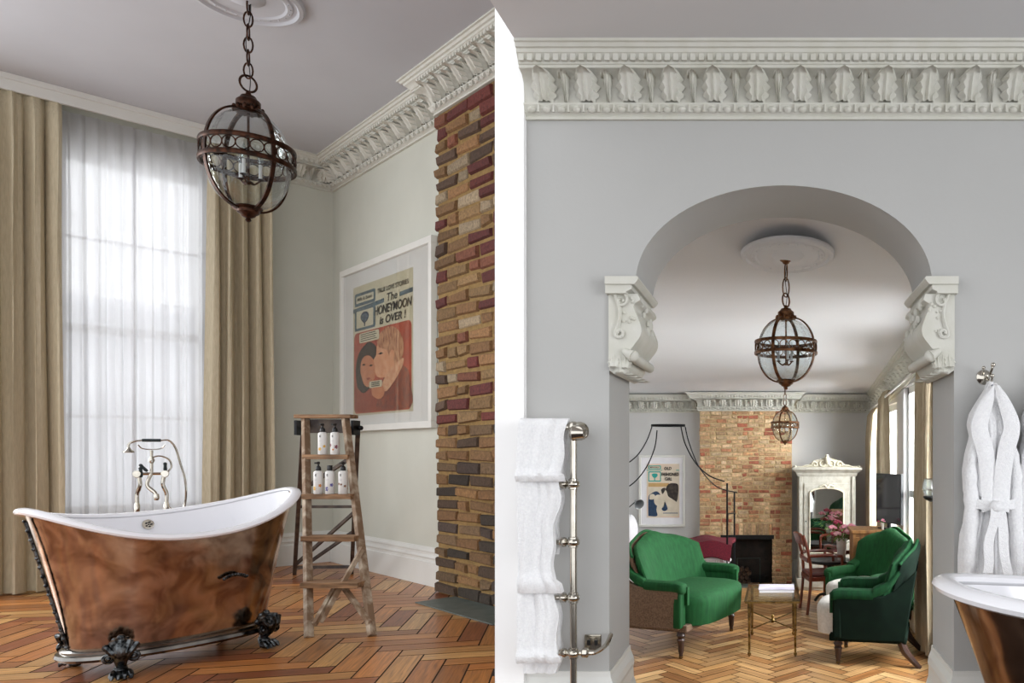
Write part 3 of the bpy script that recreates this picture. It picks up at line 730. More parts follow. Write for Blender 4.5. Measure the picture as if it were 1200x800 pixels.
b = B(); b.tube([(XR-.12, 4.5, ZB(5)-.3), (XR-.12, 8.5, ZB(8.5)-.2)], .01, 8); b.out('curtain_pole', WHITE, kind='structure') 

# ------------------------------------------------------------------ baths
def bath(loc, rot, a, bw, zr, dip_near, label, tap=True, feet=True, lift=.27, base=.62, tilt=0.0, strip=True):
    """local x = length, local -y = near side. dip_near lowers the near rim."""
    t = thing('roll_top_bath', label, 'bathtub', loc, rot)
    n = 72
    def rimz(th):
        e = abs(math.cos(th)); return zr+tilt*math.cos(th)+lift*e**2.2-dip_near*max(0, -math.sin(th))**1.3*(1-e**3)
    def pt(th, A, Bq, z, p=2.25):
        c, s = math.cos(th), math.sin(th); k = (abs(c)**p+abs(s)**p)**(-1/p); return Vector((A*c*k, Bq*s*k, z))
    TH = [2*PI*i/n for i in range(n)]
    zb = .17; rings = []
    for j in range(17):
        q = j/16; f = q**1.15
        A = a*base+(a*.94-a*base)*(f*.9+.1*q**3); Bq = bw*.70+(bw*.92-bw*.70)*f
        rings.append([pt(h, A, Bq, zb+(rimz(h)-.012-zb)*q) for h in TH])
    b = B(); Rr = [[b.v(p) for p in r] for r in rings]
    for x, y in zip(Rr, Rr[1:]):
        for i in range(n): b.face([x[i], x[(i+1) % n], y[(i+1) % n], y[i]])
    b.face(Rr[0]); b.out('copper_shell', COPPER, t)
    R = []; b = B()
    def hull(q):
        f = q**1.15; return a*base+(a*.94-a*base)*(f*.9+.1*q**3), bw*.70+(bw*.92-bw*.70)*f
    for j in range(15):                                   # inside, follows the shell
        q = 1-j/14*.93; A, Bq = hull(q); A -= .028; Bq -= .028
        R.append([pt(h, A, Bq, zb+(rimz(h)-.012-zb)*q) for h in TH])
    for f, dz in ((.93, -.02), (.80, -.03), (.5, -.035), (.15, -.036)):
        A, Bq = hull(.07); R.append([pt(h, (A-.028)*f, (Bq-.028)*f, zb+(zr-zb)*.07+.03+dz) for h in TH])
    R = [[b.v(p) for p in r] for r in R]
    for x, y in zip(R, R[1:]):
        for i in range(n): b.face([x[i], x[(i+1) % n], y[(i+1) % n], y[i]])
    b.face(R[-1]); b.out('enamel_lining', ENAMEL, t)
    rings = []                                            # roll rim
    for k in range(11):
        q = 2*PI*k/10; rr = .032
        rings.append([pt(h, a*.955+rr*math.cos(q)*1.15, bw*.94+rr*math.cos(q)*1.15, rimz(h)+rr*.75*math.sin(q)-.002) for h in TH])
    B().loft(rings, cap=False).out('rolled_rim', ENAMEL, t)
    rings = []                                            # plinth moulding
    for o, z in ((.0, .115), (.05, .112), (.062, .13), (.055, .15), (.035, .158), (.035, .172), (.02, .185), (.0, .19)):
        rings.append([pt(h, a*base+o, bw*.70+o, z) for h in TH])
    B().loft(rings).out('base_moulding', ROLLM, t)
    # fluted pilaster on the end and little plate
    b = B(); v_ = 1 if strip else 0
    for k in range(15 if strip else 0):
        q = k/14; b.ball((-(a*base+(a*.94-a*base)*q)-.010, -.0, .2+(zr+lift-.3)*q), .012, 5)
    if strip:
        b.tube([(-(a*base+(a*.94-a*base)*k/14)-.006, 0, .2+(zr+lift-.3)*k/14) for k in range(15)], .010, 6)
        b.out('beaded_strip', FOOTM, t)
    b = B(); pts = []
    for k in range(9):
        q = k/8*2-1; x = .22+q*.075; z = .585-.022*q*q
        b.ball((x, -bw*.865-.004, z), .012, 5)
    b.tube([(.22+(k/8*2-1)*.075, -bw*.86, .577-.022*(k/8*2-1)**2) for k in range(9)], .009, 6)
    b.out('maker_plate', FOOTM, t)
    b = B(); b.lathe([(.001, 0), (.038, 0), (.036, .006), (.028, .008), (.001, .008)], 20, (-.02, bw*.815, zr-.075), (0, -1, .2)); b.out('overflow', CHROME, t)
    b = B()
    for k in range(5): b.ball((-.02+.017*math.cos(k*1.2566), bw*.815-.012, zr-.073+.017*math.sin(k*1.2566)), .0065, 5)
    b.ball((-.02, bw*.815-.012, zr-.073), .005, 5); b.out('overflow_hole', BLACKP, t)
    if feet:
        for sx in (-1, 1):
            for sy in (-1, 1):
                b = B(); c = Vector((sx*a*.50, sy*bw*.66, 0))
                D = Vector((sx*.35, sy*.94, 0)).normalized(); T = Vector((-D.y, D.x, 0))
                F = lambda o, s_, z: c+D*o+T*s_+Vector((0, 0, z))
                b.tube(spline([F(.02, 0, .23), F(.07, 0, .20), F(.075, 0, .15), F(.045, 0, .10), F(.035, 0, .07), F(.06, 0, .035)], 4), [.05, .055, .06, .062, .064, .062, .058, .054, .05, .046, .04, .036, .033, .031, .030, .032, .035, .038, .040, .042, .042], 10)
                for k in range(5):                                  # shell of leaves
                    q = (k-2)*.42
                    b.tube([F(.095, .02*math.sin(q), .13), F(.115, .06*math.sin(q), .18), F(.095, .105*math.sin(q), .165+.09*math.cos(q)), F(.07, .11*math.sin(q), .16+.10*math.cos(q))], [.010, .020, .021, .008], 7)
                for s_ in (-1, 1):                                  # scrolls
                    b.ring(F(.085, s_*.062, .145), .026, .011, D, 16, 6); b.ball(F(.09, s_*.062, .145), .014, 6)
                    b.ball(F(.05, s_*.07, .21), .022, 6)
                b.ball(F(.06, 0, .265), .024, 6); b.ball(F(.045, .03, .25), .02, 6); b.ball(F(.045, -.03, .25), .02, 6)
                for k in range(4):                                  # toes
                    s_ = (k-1.5)*.028
                    b.tube([F(.05, s_*.7, .05), F(.085, s_, .046), F(.11, s_*1.15, .028), F(.122, s_*1.2, .010)], [.014, .0185, .017, .007], 7)
                b.ball(F(.055, 0, .025), .04, 8, sz=.62)
                b.out('claw_foot', FOOTM, t)
    return t
bc = Vector((-4.31, 5.50, 0)); bdir = Vector((.46, .888, 0)).normalized()
bath_l = bath(bc, math.atan2(bdir.y, bdir.x), .85, .40, 1.01, .12, 'double ended copper roll top bath on claw feet in front of the tall window', lift=.12, base=.70, tilt=.035)
bath_r = bath((1.31, 2.30, 0), 0.0, .84, .38, 1.0, 0.0, 'copper roll top bath cut off by the right edge, below the hanging robe', lift=.06, strip=False)
# standing bath taps with hand shower
def taps(o, rot, label, s=1.0):
    t = thing('bath_mixer_tap', label, 'tap', o, rot); done = lambda: [setattr(v, 'co', Vector((v.co.x*.82, v.co.y, v.co.z*1.30 if v.co.z < .8 else v.co.z+.25 if v.co.z < 1.05 else 1.30+(v.co.z-1.05)*.72))) for c in t.children for v in c.data.vertices]
    b = B()
    for sx in (-1, 1):
        b.tube([(sx*.11, 0, 0), (sx*.11, 0, .80)], .013*s, 8); b.lathe([(.03, .0), (.03, .012), (.014, .02)], 14, (sx*.11, 0, 0)); b.lathe([(.014, .74), (.022, .76), (.022, .80), (.016, .82)], 12, (sx*.11, 0, 0))
    b.out('standpipe', CHROME, t)
    b = B()
    for sx in (-1, 1):
        b.tube(spline([(sx*.11, 0, .82), (sx*.11, 0, .89), (sx*.085, -.02, .96), (sx*.095, -.02, 1.03)], 5), .016, 8)
        b.ball((sx*.10, -.02, 1.05), .032, 8); b.lathe([(.03, -.012), (.034, 0), (.03, .012)], 14, (sx*.105, -.05, 1.05), (0, 1, 0))
    b.tube([(-.13, -.02, 1.05), (.13, -.02, 1.05)], .014, 8)
    b.tube(spline([(0, -.02, 1.05), (-.03, -.04, .96), (.03, -.06, .90), (.04, -.07, .87)], 5), .015, 8); b.lathe([(.018, .84), (.024, .86), (.018, .89)], 12, (.045, -.07, 0))
    b.out('mixer_body', CHROME, t)
    b = B(); b.tube(spline([(0, -.02, 1.05), (0, -.02, 1.18), (0, -.02, 1.30)], 4), .012, 8); b.lathe([(.014, 1.16), (.026, 1.19), (.014, 1.23)], 12, (0, -.02, 0))
    b.tube(spline([(0, -.02, 1.22), (.06, -.02, 1.24), (.13, -.02, 1.20), (.15, -.02, 1.12), (.12, -.02, 1.06)], 6), .008, 8)
    b.tube(spline([(-.10, -.02, 1.36), (-.07, -.02, 1.32), (0, -.02, 1.31), (.07, -.02, 1.32), (.10, -.02, 1.36)], 5), .006, 6)
    b.out('riser', CHROME, t)
    for sx in (-1, 1):
        b = B(); b.lathe([(.010, 0), (.016, .02), (.013, .06), (.016, .09), (.006, .10)], 10, (sx*.105 if sx > 0 else -.03, -.03, 1.07), (0.0 if sx > 0 else -.7, -.1, 1)); b.out('lever', mat('dark_ebony_handle', '1e2a2c', .35, c2='182224', nscale=9), t)
    b = B(); b.lathe([(.010, 0), (.016, .02), (.013, .06), (.016, .09), (.006, .10)], 10, (-.075, -.03, 1.02), (-.05, -.1, 1)); b.out('lever', MATS['dark_ebony_handle'], t)
    b = B(); b.tube(spline([(-.17, -.02, 1.32), (-.165, -.02, 1.37), (-.12, -.02, 1.40), (-.06, -.02, 1.41)], 5), .010, 8)
    b.lathe([(.012, .04), (.02, .02), (.040, .0), (.046, -.012), (.040, -.016)], 16, (-.17, -.02, 1.29)); b.out('shower_rose', CHROME, t)
    b = B(); b.tube([(-.07, -.02, 1.41), (.07, -.02, 1.41)], [.017, .017], 10); b.out('shower_handle', MATS['dark_ebony_handle'], t)
    b = B(); b.tube(spline([(.07, -.02, 1.41), (.13, -.02, 1.41), (.18, -.02, 1.33), (.22, -.02, 1.15), (.26, -.02, .96), (.25, 0, .8), (.19, 0, .76), (.11, 0, .80)], 7), .009, 8); b.out('shower_hose', CHROME, t); done()
    return t
tp = Vector((-4.92, 6.05, 0))
taps(tp, math.radians(32), 'polished nickel standing bath mixer with hand shower between bath and voile')
b = B(); b.tube([(-.10, 0, 0), (.10, 0, 0)], .008, 8); b.tube([(-.08, .05, 0), (.12, .05, 0)], .006, 8)
for q in range(4): b.tube([(-.08+q*.055, 0, 0), (-.07+q*.055, .05, 0)], .004, 6)
b.xf(Matrix.Translation((.86, 2.08, 1.04))); o = b.out('bath_rack', CHROME); tag(o, 'thin nickel bath rack lying across the rim of the right hand bath', 'rack')

# ------------------------------------------------------------------ step ladder
def ladder():
    # feet: front pair at photo (362,745) and (435,745); back pair about (350,672),(415,672)
    A0 = FL(362, 747); A1 = FL(436, 745)
    Yt = 7.35
    T0 = PX(352, 490, Yt); T1 = PX(411, 490, Yt)
    org = (A0+A1)/2; t = thing('step_ladder', 'weathered wooden step ladder with bottles on its treads', 'ladder', (org.x, org.y, 0))
    L = lambda p: Vector(p)-Vector((org.x, org.y, 0))
    dpt = Vector((0, .035, 0))
    for nm, a, c in (('stile', A0, T0+Vector((.05, 0, 0))), ('stile', A1, T1-Vector((.05, 0, 0)))):
        B().beam(L(a), L(c), .045, .06, (0, 1, .4)).out(nm, TIMBER, t, smooth=False, bevel=.005)
    cap = B(); m = (L(T0)+L(T1))/2; w = (T1-T0).length/2+.03
    cap.box(m.x-w, m.x+w, m.y-.06, m.y+.08, m.z, m.z+.035); cap.out('top_tread', TREADM, t, smooth=False, bevel=.006)
    b = B(); b.box(m.x-w+.06, m.x+w-.06, m.y-.0, m.y+.03, m.z-.14, m.z-.01); b.out('head_board', DARKT, t, smooth=False)
    b = B(); b.tube([(m.x-w-.04, m.y+.06, m.z-.09), (m.x+w+.04, m.y+.06, m.z-.09)], .014, 8)
    for sx in (-1, 1): b.ball((m.x+sx*(w+.03), m.y+.06, m.z-.09), .026, 6); b.box(m.x+sx*w-.012, m.x+sx*w+.012, m.y-.03, m.y+.09, m.z-.16, m.z-.02)
    b.out('hinge', BLACKM, t)
    trs = []
    for k, py in enumerate((535, 581, 630, 684)):
        # height along the stile from the photo
        q = None; best = 1e9
        for i in range(400):
            f = i/400; P = A0+(T0-A0)*f; y = HY-(P.z-EYE)/P.y*FPX
            if abs(y-py) < best: best = abs(y-py); q = f
        P0 = L(A0+(T0+Vector((.05, 0, 0))-A0)*q); P1 = L(A1+(T1-Vector((.05, 0, 0))-A1)*q)
        e = .05 if k == 3 else .03; dd = .05+.016*k
        B().box(P0.x-.01, P1.x+.01, P0.y-dd, P0.y+dd, P0.z-.022, P0.z+.022).out('tread', TREADM, t, smooth=False, bevel=.004)
        trs.append((P0, P1, P0.z+.022))
    # back frame
    R0 = FL(345, 673); R1 = FL(412, 672); H0 = T0+Vector((-.03, .09, -.1)); H1 = T1+Vector((.02, .09, -.1))
    for a, c in ((R0, H0), (R1, H1)): B().beam(L(a), L(c), .04, .05).out('back_leg', DARKT, t, smooth=False, bevel=.004)
    g = lambda a, c, q: L(a+(c-a)*q)
    b = B(); b.beam(g(R0, H0, .06), g(R1, H1, .06), .03, .035); b.out('back_rail', DARKT, t, smooth=False)
    b = B(); b.beam(g(R0, H0, .52), g(R1, H1, .52), .03, .03); b.out('back_rail', DARKT, t, smooth=False)
    for (a, c) in ((g(R0, H0, .08), g(R1, H1, .48)), (g(R0, H0, .08)+Vector((.12, .01, 0)), g(R1, H1, .34)), (g(R0, H0, .62), g(R1, H1, .86))):
        B().beam(a, c, .025, .035).out('back_brace', DARKT, t, smooth=False)
    s0 = L(A0); s1 = L(A1); p0, p1, _ = trs[3]
    mid = (p0+p1)/2-Vector((0, -.02, .03))
    B().beam(s0+Vector((.03, .02, .10)), mid+Vector((-.02, 0, 0)), .03, .04).out('front_brace', TIMBER, t, smooth=False)
    B().beam(s1+Vector((-.03, .02, .10)), mid+Vector((.04, 0, 0)), .03, .04).out('front_brace', TIMBER, t, smooth=False)
    B().beam(s0+Vector((.03, .10, .10)), p1+Vector((-.07, .09, .28)), .025, .035).out('front_brace', TIMBER, t, smooth=False)
    return [((a+org), (c+org), z) for a, c, z in [(p[0], p[1], p[2]) for p in trs]]
TR_ = ladder()
def bottle(loc, label, cols, pump=True, sc=1.0):
    t = thing('toiletry_bottle', label, 'bottle', loc, 0, 'toiletry bottles on the ladder')
    r = .038*sc; h = .205*sc
    B().lathe([(r*.9, 0), (r, .006), (r, h-.02), (r*.93, h-.008), (r*.6, h), (r*.42, h+.004)], 24).out('bottle_body', BOTTLE, t)
    b = B()
    if pump:
        b.lathe([(r*.55, h), (r*.6, h+.012), (r*.55, h+.03), (r*.38, h+.04), (r*.2, h+.045), (r*.2, h+.058), (r*.36, h+.06), (r*.36, h+.078), (r*.2, h+.082)], 16)
        b.box(-.008, .008, -.045, 0, h+.062, h+.076)
    else: b.lathe([(r*.52, h), (r*.56, h+.004), (r*.56, h+.045), (r*.5, h+.048)], 20)
    b.out('pump' if pump else 'cap', BLACKP, t)
    def patch(cx, cz, rad, m, nm):
        b = B(); c = b.v((r*1.012*math.sin(cx), -r*1.012*math.cos(cx), cz)); ring = []
        for k in range(14):
            a = 2*PI*k/14; rr = rad*(1+.28*math.cos(a*5)); ang = cx+rr*math.cos(a)/r
            ring.append(b.v((r*1.012*math.sin(ang), -r*1.012*math.cos(ang), cz+rr*math.sin(a))))
        for k in range(14): b.face([c, ring[k], ring[(k+1) % 14]])
        b.out(nm, m, t)
    for cx, cz, rad, m in cols: patch(cx, cz*sc, rad*sc, m, 'printed_flower')
    b = B(); 
    for q in range(2): b.box(-.006, .006, -r*1.03, -r*1.0, h*.83-q*.012, h*.83+.006-q*.012)
    b.box(-.006, -.003, -r*1.03, -r*1.0, h*.80, h*.86); b.out('printed_emblem', INK, t, smooth=False)
    b = B(); b.box(-.014, .014, -r*1.022, -r*.99, h*.62, h*.625); b.box(-.010, .010, -r*1.022, -r*.99, h*.59, h*.595); b.out('printed_text', mat('grey_print', '8a8c90', .7, c2='808286', nscale=9), t, smooth=False)
    return t
YEL = mat('flower_yellow', 'd9a21e', .7, c2='e0b03a', nscale=30); PUR = mat('flower_violet', '35307a', .7, c2='4a4590', nscale=30)
MAR = mat('flower_maroon', '6a1f38', .7, c2='842c48', nscale=30); ORG = mat('flower_orange', 'c9782e', .7, c2='d68a40', nscale=30); BRN = mat('flower_brown', '6f4a30', .7, c2='8a6040', nscale=30)
def onr(k, px):
    a, c, z = TR_[k]; Y = a.y-.02; return Vector(((px-CX)/FPX*Y, Y, z))
bottle(onr(0, 378), 'white pump bottle with a yellow flower, left one on the upper tread', [(-.1, .05, .014, YEL), (.9, .075, .012, YEL)])
bottle(onr(0, 392.5), 'white pump bottle with maroon flowers, right one on the upper tread', [(-.7, .085, .014, MAR), (.8, .07, .016, MAR), (.1, .045, .008, ORG)])
bottle(onr(1, 373), 'white pump bottle with a yellow leaf and orange flower, leftmost on the lower tread', [(-.35, .05, .016, YEL), (.9, .075, .013, ORG)])
bottle(onr(1, 386.5), 'white bottle with flat black cap and violet flower, middle of the lower tread', [(-.2, .045, .018, PUR), (.9, .08, .014, PUR)], pump=False)
bottle(onr(1, 402), 'white pump bottle with small brown butterflies, rightmost on the lower tread', [(-.5, .09, .010, BRN), (.1, .085, .009, BRN), (.9, .07, .010, BRN)])

# ------------------------------------------------------------------ framed posters
def flat(par, name, poly, lay, m):
    b = B(); y = -.0006*lay; b.loft([[Vector((x, y, z)) for x, z in poly], [Vector((x, y+.0004, z)) for x, z in poly]]); return b.out(name, m, par, smooth=False)
def rrect(x0, x1, z0, z1, r, n=6):
    o = []
    for cx, cz, a0 in ((x1-r, z1-r, 0), (x0+r, z1-r, PI/2), (x0+r, z0+r, PI), (x1-r, z0+r, 3*PI/2)):
        for k in range(n+1): a = a0+PI/2*k/n; o.append((cx+r*math.cos(a), cz+r*math.sin(a)))
    return o
def words(par, name, s, x, z, h, m, lay=6, width=None, shear=.15, weight=.012):
    c = bpy.data.curves.new(name, 'FONT'); c.body = s; c.size = 1; c.shear = shear; c.offset = weight; c.extrude = 0.002
    o = bpy.data.objects.new(name, c); COL.objects.link(o); dg = bpy.context.evaluated_depsgraph_get()
    me = bpy.data.meshes.new_from_object(o.evaluated_get(dg)); COL.objects.unlink(o); bpy.data.objects.remove(o)
    xs = [v.co.x for v in me.vertices]; ys = [v.co.y for v in me.vertices]; w = max(xs)-min(xs); hh = max(ys)-min(ys)
    sx = (width/w) if width else h/hh; sz = h/hh
    for v in me.vertices: v.co = Vector((x+(v.co.x-min(xs))*sx, -.0006*lay+v.co.z*.1, z+(v.co.y-min(ys))*sz))
    me.materials.append(m); q = bpy.data.objects.new(name, me); COL.objects.link(q); q.parent = par; return q
def smooth_poly(pts, n=4): return [(p.x, p.z) for p in spline([Vector((a, 0, c)) for a, c in pts]+[Vector((pts[0][0], 0, pts[0][1]))], n)[:-1]]
def picframe(t, W, H, bd, dp, glaze=True):
    b = B()
    b.box(0, W, -dp, 0, 0, bd); b.box(0, W, -dp, 0, H-bd, H); b.box(0, bd, -dp, 0, bd, H-bd); b.box(W-bd, W, -dp, 0, bd, H-bd); b.out('frame', FRAME, t, smooth=False, bevel=.004)
# left poster: local x along E1, local -y into the room (E2)
PW0, PW1 = .45, 3.08; zA = 1.74; PH = 2.10; PWd = PW1-PW0
Mp = Matrix.Translation(LW(.005, PW0, zA)) @ Matrix(((E1.x, -E2.x, 0, 0), (E1.y, -E2.y, 0, 0), (0, 0, 1, 0), (0, 0, 0, 1)))
pt_ = thing('framed_poster', 'white framed comic cover poster of an embracing couple on the sage wall', 'picture'); pt_.matrix_world = Mp
picframe(pt_, PWd, PH, .075, .07)
b = B(); b.box(.06, PWd-.06, -.03, -.012, .06, PH-.06); b.out('mount', MOUNT, pt_, smooth=False)
b = B(); b.box(.07, PWd-.07, -.046, -.044, .07, PH-.07); b.out('glazing', PGLASS, pt_, smooth=False)
ar = thing('x', '', ''); bpy.data.objects.remove(ar)
X0, X1, Z0, Z1 = .36, PWd-.53, .20, PH-.26
art = B().box(X0, X1, -.0325, -.030, Z0, Z1).out('poster_sheet', PAPER, pt_, smooth=False)
AW, AH = X1-X0, Z1-Z0
g_ = lambda x, z: (X0+x*AW, Z0+z*AH)
def fl(name, pts, lay, m, sm=False):
    if sm: pts = smooth_poly(pts)
    o = flat(art, name, [g_(*p) for p in pts], lay, m); o.location.y = -.033; return o
def wd(name, s, x, z, h, w, m=INK, lay=9, **k):
    o = words(art, name, s, X0+x*AW, Z0+z*AH, h*AH, m, lay, w*AW, **k); o.location.y = -.033; return o
rr = lambda x0, x1, z0, z1, r: [(a, c) for a, c in rrect(x0, x1, z0, z1, r)]
fl('printed_band', [(0, .80), (1, .83), (1, .862), (0, .832)], 1, STEEL)
fl('printed_panel', rr(.03, .40, .845, .945, .02), 2, STEEL); fl('printed_panel', rr(.06, .37, .868, .922, .006), 3, PAPER)
fl('printed_panel', rr(.03, .40, .655, .825, .02), 2, STEEL); fl('printed_panel', rr(.065, .365, .675, .805, .006), 3, PAPER)
fl('printed_panel', [(.55, .80), (.80, .80), (.80, .875), (.55, .875)], 4, PAPER)
fl('printed_rose', [(.15, .735), (.14, .76), (.17, .785), (.21, .792), (.26, .785), (.29, .762), (.28, .735), (.25, .715), (.215, .705), (.18, .715)], 4, NAVY, True)
for k in range(5):
    a = k*2*PI/5; fl('printed_petal', [(.215+.045*math.cos(a)+.022*math.cos(q), .75+.022*math.sin(a)+.010*math.sin(q)) for q in (i*PI/5 for i in range(10))], 5, STEEL)
fl('printed_stem', [(.205, .68), (.225, .68), (.225, .71), (.205, .71)], 5, NAVY)
wd('small_lettering', 'Mills & Boon', .085, .884, .026, .26, shear=0)
wd('small_lettering', 'TRUE LOVE STORIES', .44, .895, .034, .50, shear=0)
wd('title_lettering', 'The', .60, .815, .058, .17); wd('title_lettering', 'HONEYMOON', .39, .735, .066, .60, weight=.018); wd('title_lettering', 'is OVER !', .48, .660, .058, .42, weight=.02)
fl('printed_scene', rr(.02, .98, .015, .64, .05), 2, CORAL)
fl('printed_figure', [(.03, .03), (.03, .20), (.10, .25), (.22, .26), (.40, .22), (.52, .12), (.55, .03)], 3, RUST, True)
fl('printed_figure', [(.42, .03), (.44, .14), (.52, .24), (.62, .32), (.78, .34), (.92, .30), (.96, .2), (.96, .03)], 4, mat('printed_terracotta', '9a4c34', .7, c2='6f4038', nscale=12), True)
fl('printed_hair', [(.08, .22), (.05, .34), (.09, .46), (.18, .52), (.30, .55), (.42, .50), (.44, .40), (.40, .30), (.30, .20), (.18, .17)], 4, HAIRD, True)
fl('printed_face', [(.14, .33), (.15, .41), (.22, .45), (.32, .44), (.40, .38), (.41, .31), (.36, .24), (.28, .21), (.20, .24)], 5, SKIN1, True)
fl('printed_face', [(.42, .44), (.37, .40), (.40, .36), (.40, .31), (.46, .27), (.60, .27), (.72, .32), (.76, .44), (.70, .54), (.55, .56), (.44, .52)], 6, SKIN2, True)
fl('printed_hair', [(.44, .50), (.46, .58), (.60, .63), (.76, .60), (.86, .50), (.84, .38), (.74, .33), (.70, .40), (.66, .38), (.60, .46), (.52, .48)], 7, HAIRB, True)
fl('printed_ear', [(.64, .41), (.66, .45), (.71, .45), (.72, .41), (.68, .37)], 8, SKIN2, True)
fl('printed_collar', [(.52, .22), (.62, .30), (.84, .38), (.86, .34), (.74, .24), (.58, .16)], 8, mat('printed_cream_tone', 'd9b08c', .7, c2='c98e6a', nscale=14), True)
fl('printed_hand', [(.34, .20), (.42, .23), (.52, .22), (.56, .15), (.48, .11), (.36, .14)], 8, SKIN1, True)
for x, z in ((.20, .385), (.33, .37)): fl('printed_eye', [(x-.035, z), (x, z+.010), (x+.035, z), (x, z-.008)], 7, HAIRD)
fl('printed_lips', [(.24, .275), (.28, .285), (.33, .275), (.28, .262)], 7, RUST); fl('printed_eye', [(.45, .445), (.50, .455), (.54, .445), (.50, .438)], 8, HAIRD)
fl('speech_bubble', rr(.12, .47, .555, .63, .02), 8, PAPER); fl('speech_bubble', rr(.30, .52, .20, .25, .015), 9, PAPER)
for k in range(4): fl('printed_line', [(.15, .566+k*.016), (.43-.02*(k % 2), .568+k*.016), (.43-.02*(k % 2), .574+k*.016), (.15, .572+k*.016)], 10, INK)
for k in range(3): fl('printed_line', [(.34, .208+k*.013), (.48, .209+k*.013), (.48, .216+k*.013), (.34, .215+k*.013)], 11, INK)

# right poster on the far wall
s_ = YF/FPX; q0 = PX(749, 617, YF-.005)
pr_ = thing('framed_poster', 'white framed poster with teal heading on the far wall beside the brick chimney', 'picture', (q0.x, YF-.004, q0.z))
W2, H2 = (803-749)*s_, (617-533)*s_
picframe(pr_, W2, H2, .028, .03)
B().box(.02, W2-.02, -.016, -.006, .02, H2-.02).out('mount', BEDL, pr_, smooth=False)
X0, X1, Z0, Z1 = .088, W2-.065, .105, H2-.10; AW, AH = X1-X0, Z1-Z0
art = B().box(X0, X1, -.018, -.0165, Z0, Z1).out('poster_sheet', PAPER2, pr_, smooth=False)
def fl(name, pts, lay, m, sm=False):
    if sm: pts = smooth_poly(pts)
    o = flat(art, name, [g_(*p) for p in pts], lay, m); o.location.y = -.0185; return o
def wd(name, s, x, z, h, w, m=INK, lay=9, **k):
    o = words(art, name, s, X0+x*AW, Z0+z*AH, h*AH, m, lay, w*AW, **k); o.location.y = -.0185; return o
fl('printed_band', [(0, .875), (1, .875), (1, .888), (0, .888)], 1, TEAL); fl('printed_panel', [(.48, .86), (.9, .86), (.9, .9), (.48, .9)], 2, PAPER2)
fl('printed_panel', rr(.05, .44, .90, .97, .02), 2, TEAL); fl('printed_panel', rr(.08, .41, .915, .955, .01), 3, PAPER2)
fl('printed_panel', rr(.05, .44, .67, .86, .02), 2, TEAL); fl('printed_panel', rr(.08, .41, .69, .84, .01), 3, PAPER2)
fl('printed_rose', [(.15, .80), (.20, .82), (.30, .82), (.34, .79), (.28, .74), (.20, .75)], 4, TEAL, True); fl('printed_stem', [(.23, .69), (.26, .69), (.26, .75), (.23, .75)], 4, TEAL)
wd('small_lettering', 'Mills & Boon', .11, .922, .024, .27, shear=0)
wd('title_lettering', 'OLD', .54, .885, .06, .22, weight=.03); wd('title_lettering', 'FASHIONED', .45, .775, .062, .53, weight=.03); wd('title_lettering', 'GIRL', .56, .69, .058, .22, weight=.03)
fl('printed_band', [(.05, .575), (.68, .575), (.68, .645), (.05, .645)], 2, OCHRE)
fl('printed_scene', rr(.05, .97, .03, .56, .02), 1, SKIN3)
fl('printed_figure', [(.05, .03), (.05, .36), (.12, .44), (.30, .49), (.42, .42), (.36, .30), (.30, .15), (.32, .03)], 2, NAVY, True)
fl('printed_face', [(.22, .36), (.30, .42), (.42, .42), (.55, .36), (.56, .24), (.46, .18), (.32, .22), (.24, .27)], 3, SKIN3, True)
fl('printed_hair', [(.55, .32), (.60, .24), (.64, .16), (.54, .12), (.46, .16), (.52, .22)], 3, NAVY, True)
fl('printed_hand', [(.08, .34), (.10, .42), (.20, .44), (.26, .40), (.20, .34)], 4, SKIN3, True)
fl('printed_hair', [(.56, .50), (.66, .62), (.84, .64), (.97, .60), (.96, .40), (.90, .28), (.78, .32), (.66, .36), (.60, .44)], 3, HAIRG, True)
fl('printed_face', [(.46, .52), (.60, .50), (.66, .40), (.80, .34), (.92, .28), (.90, .18), (.72, .16), (.60, .26), (.52, .40)], 4, SKIN3, True)
fl('printed_hair', [(.44, .52), (.50, .55), (.58, .55), (.54, .48), (.48, .44)], 5, HAIRG, True)
fl('printed_line', [(.50, .075), (.96, .075), (.96, .095), (.50, .095)], 6, mat('grey_print', '8a8c90'))

# ------------------------------------------------------------------ towel rail, towels, switch
PYr = 2.76
def P3(px, py, Y=PYr): return PX(px, py, Y)
t = thing('towel_rail', 'tall polished nickel tube towel rail on the arch wall', 'towel rail', (P3(672, 0).x, PYr, 0))
o0 = Vector((P3(672, 0).x, PYr, 0)); zof = lambda py: P3(0, py).z
b = B(); b.tube([(0, 0, zof(500)), (0, 0, .02)], .0125, 12)
for py in (567, 635, 700, 765): b.lathe([(.013, -.02), (.017, -.018), (.017, -.012), (.022, -.008), (.024, 0), (.022, .008), (.017, .012), (.017, .018), (.013, .02)], 16, (0, 0, zof(py)))
b.lathe([(.02, 0), (.02, .03), (.03, .034), (.013, .05)], 16, (0, 0, 0)); b.out('upright', CHROME, t)
b = B(); b.tube([(-.187, 0, zof(500)), (.0, 0, zof(500)), (.0, 0, zof(500)-.02)], .0125, 12); b.lathe([(.028, -.012), (.034, 0), (.028, .012), (.016, .022)], 18, (.022, 0, zof(505)), (0, -1, 0)); b.lathe([(.024, -.03), (.032, -.02), (.024, .02), (.01, .03)], 18, (.02, .0, zof(507)), (1, 0, 0)); b.ball((0, 0, zof(500)), .021, 8); b.tube([(.02, 0, zof(507)), (.02, .11, zof(507))], .01, 8); b.out('top_rail', CHROME, t)
for py in (567, 635, 700, 765):
    b = B(); b.tube([(0, 0, zof(py)), (-.187, 0, zof(py))], .009 if py < 760 else .0125, 10); b.lathe([(.012, 0), (.018, .006), (.018, .018), (.012, .026)], 12, (-.022, 0, zof(py)), (-1, 0, 0)); b.out('rung', CHROME, t)
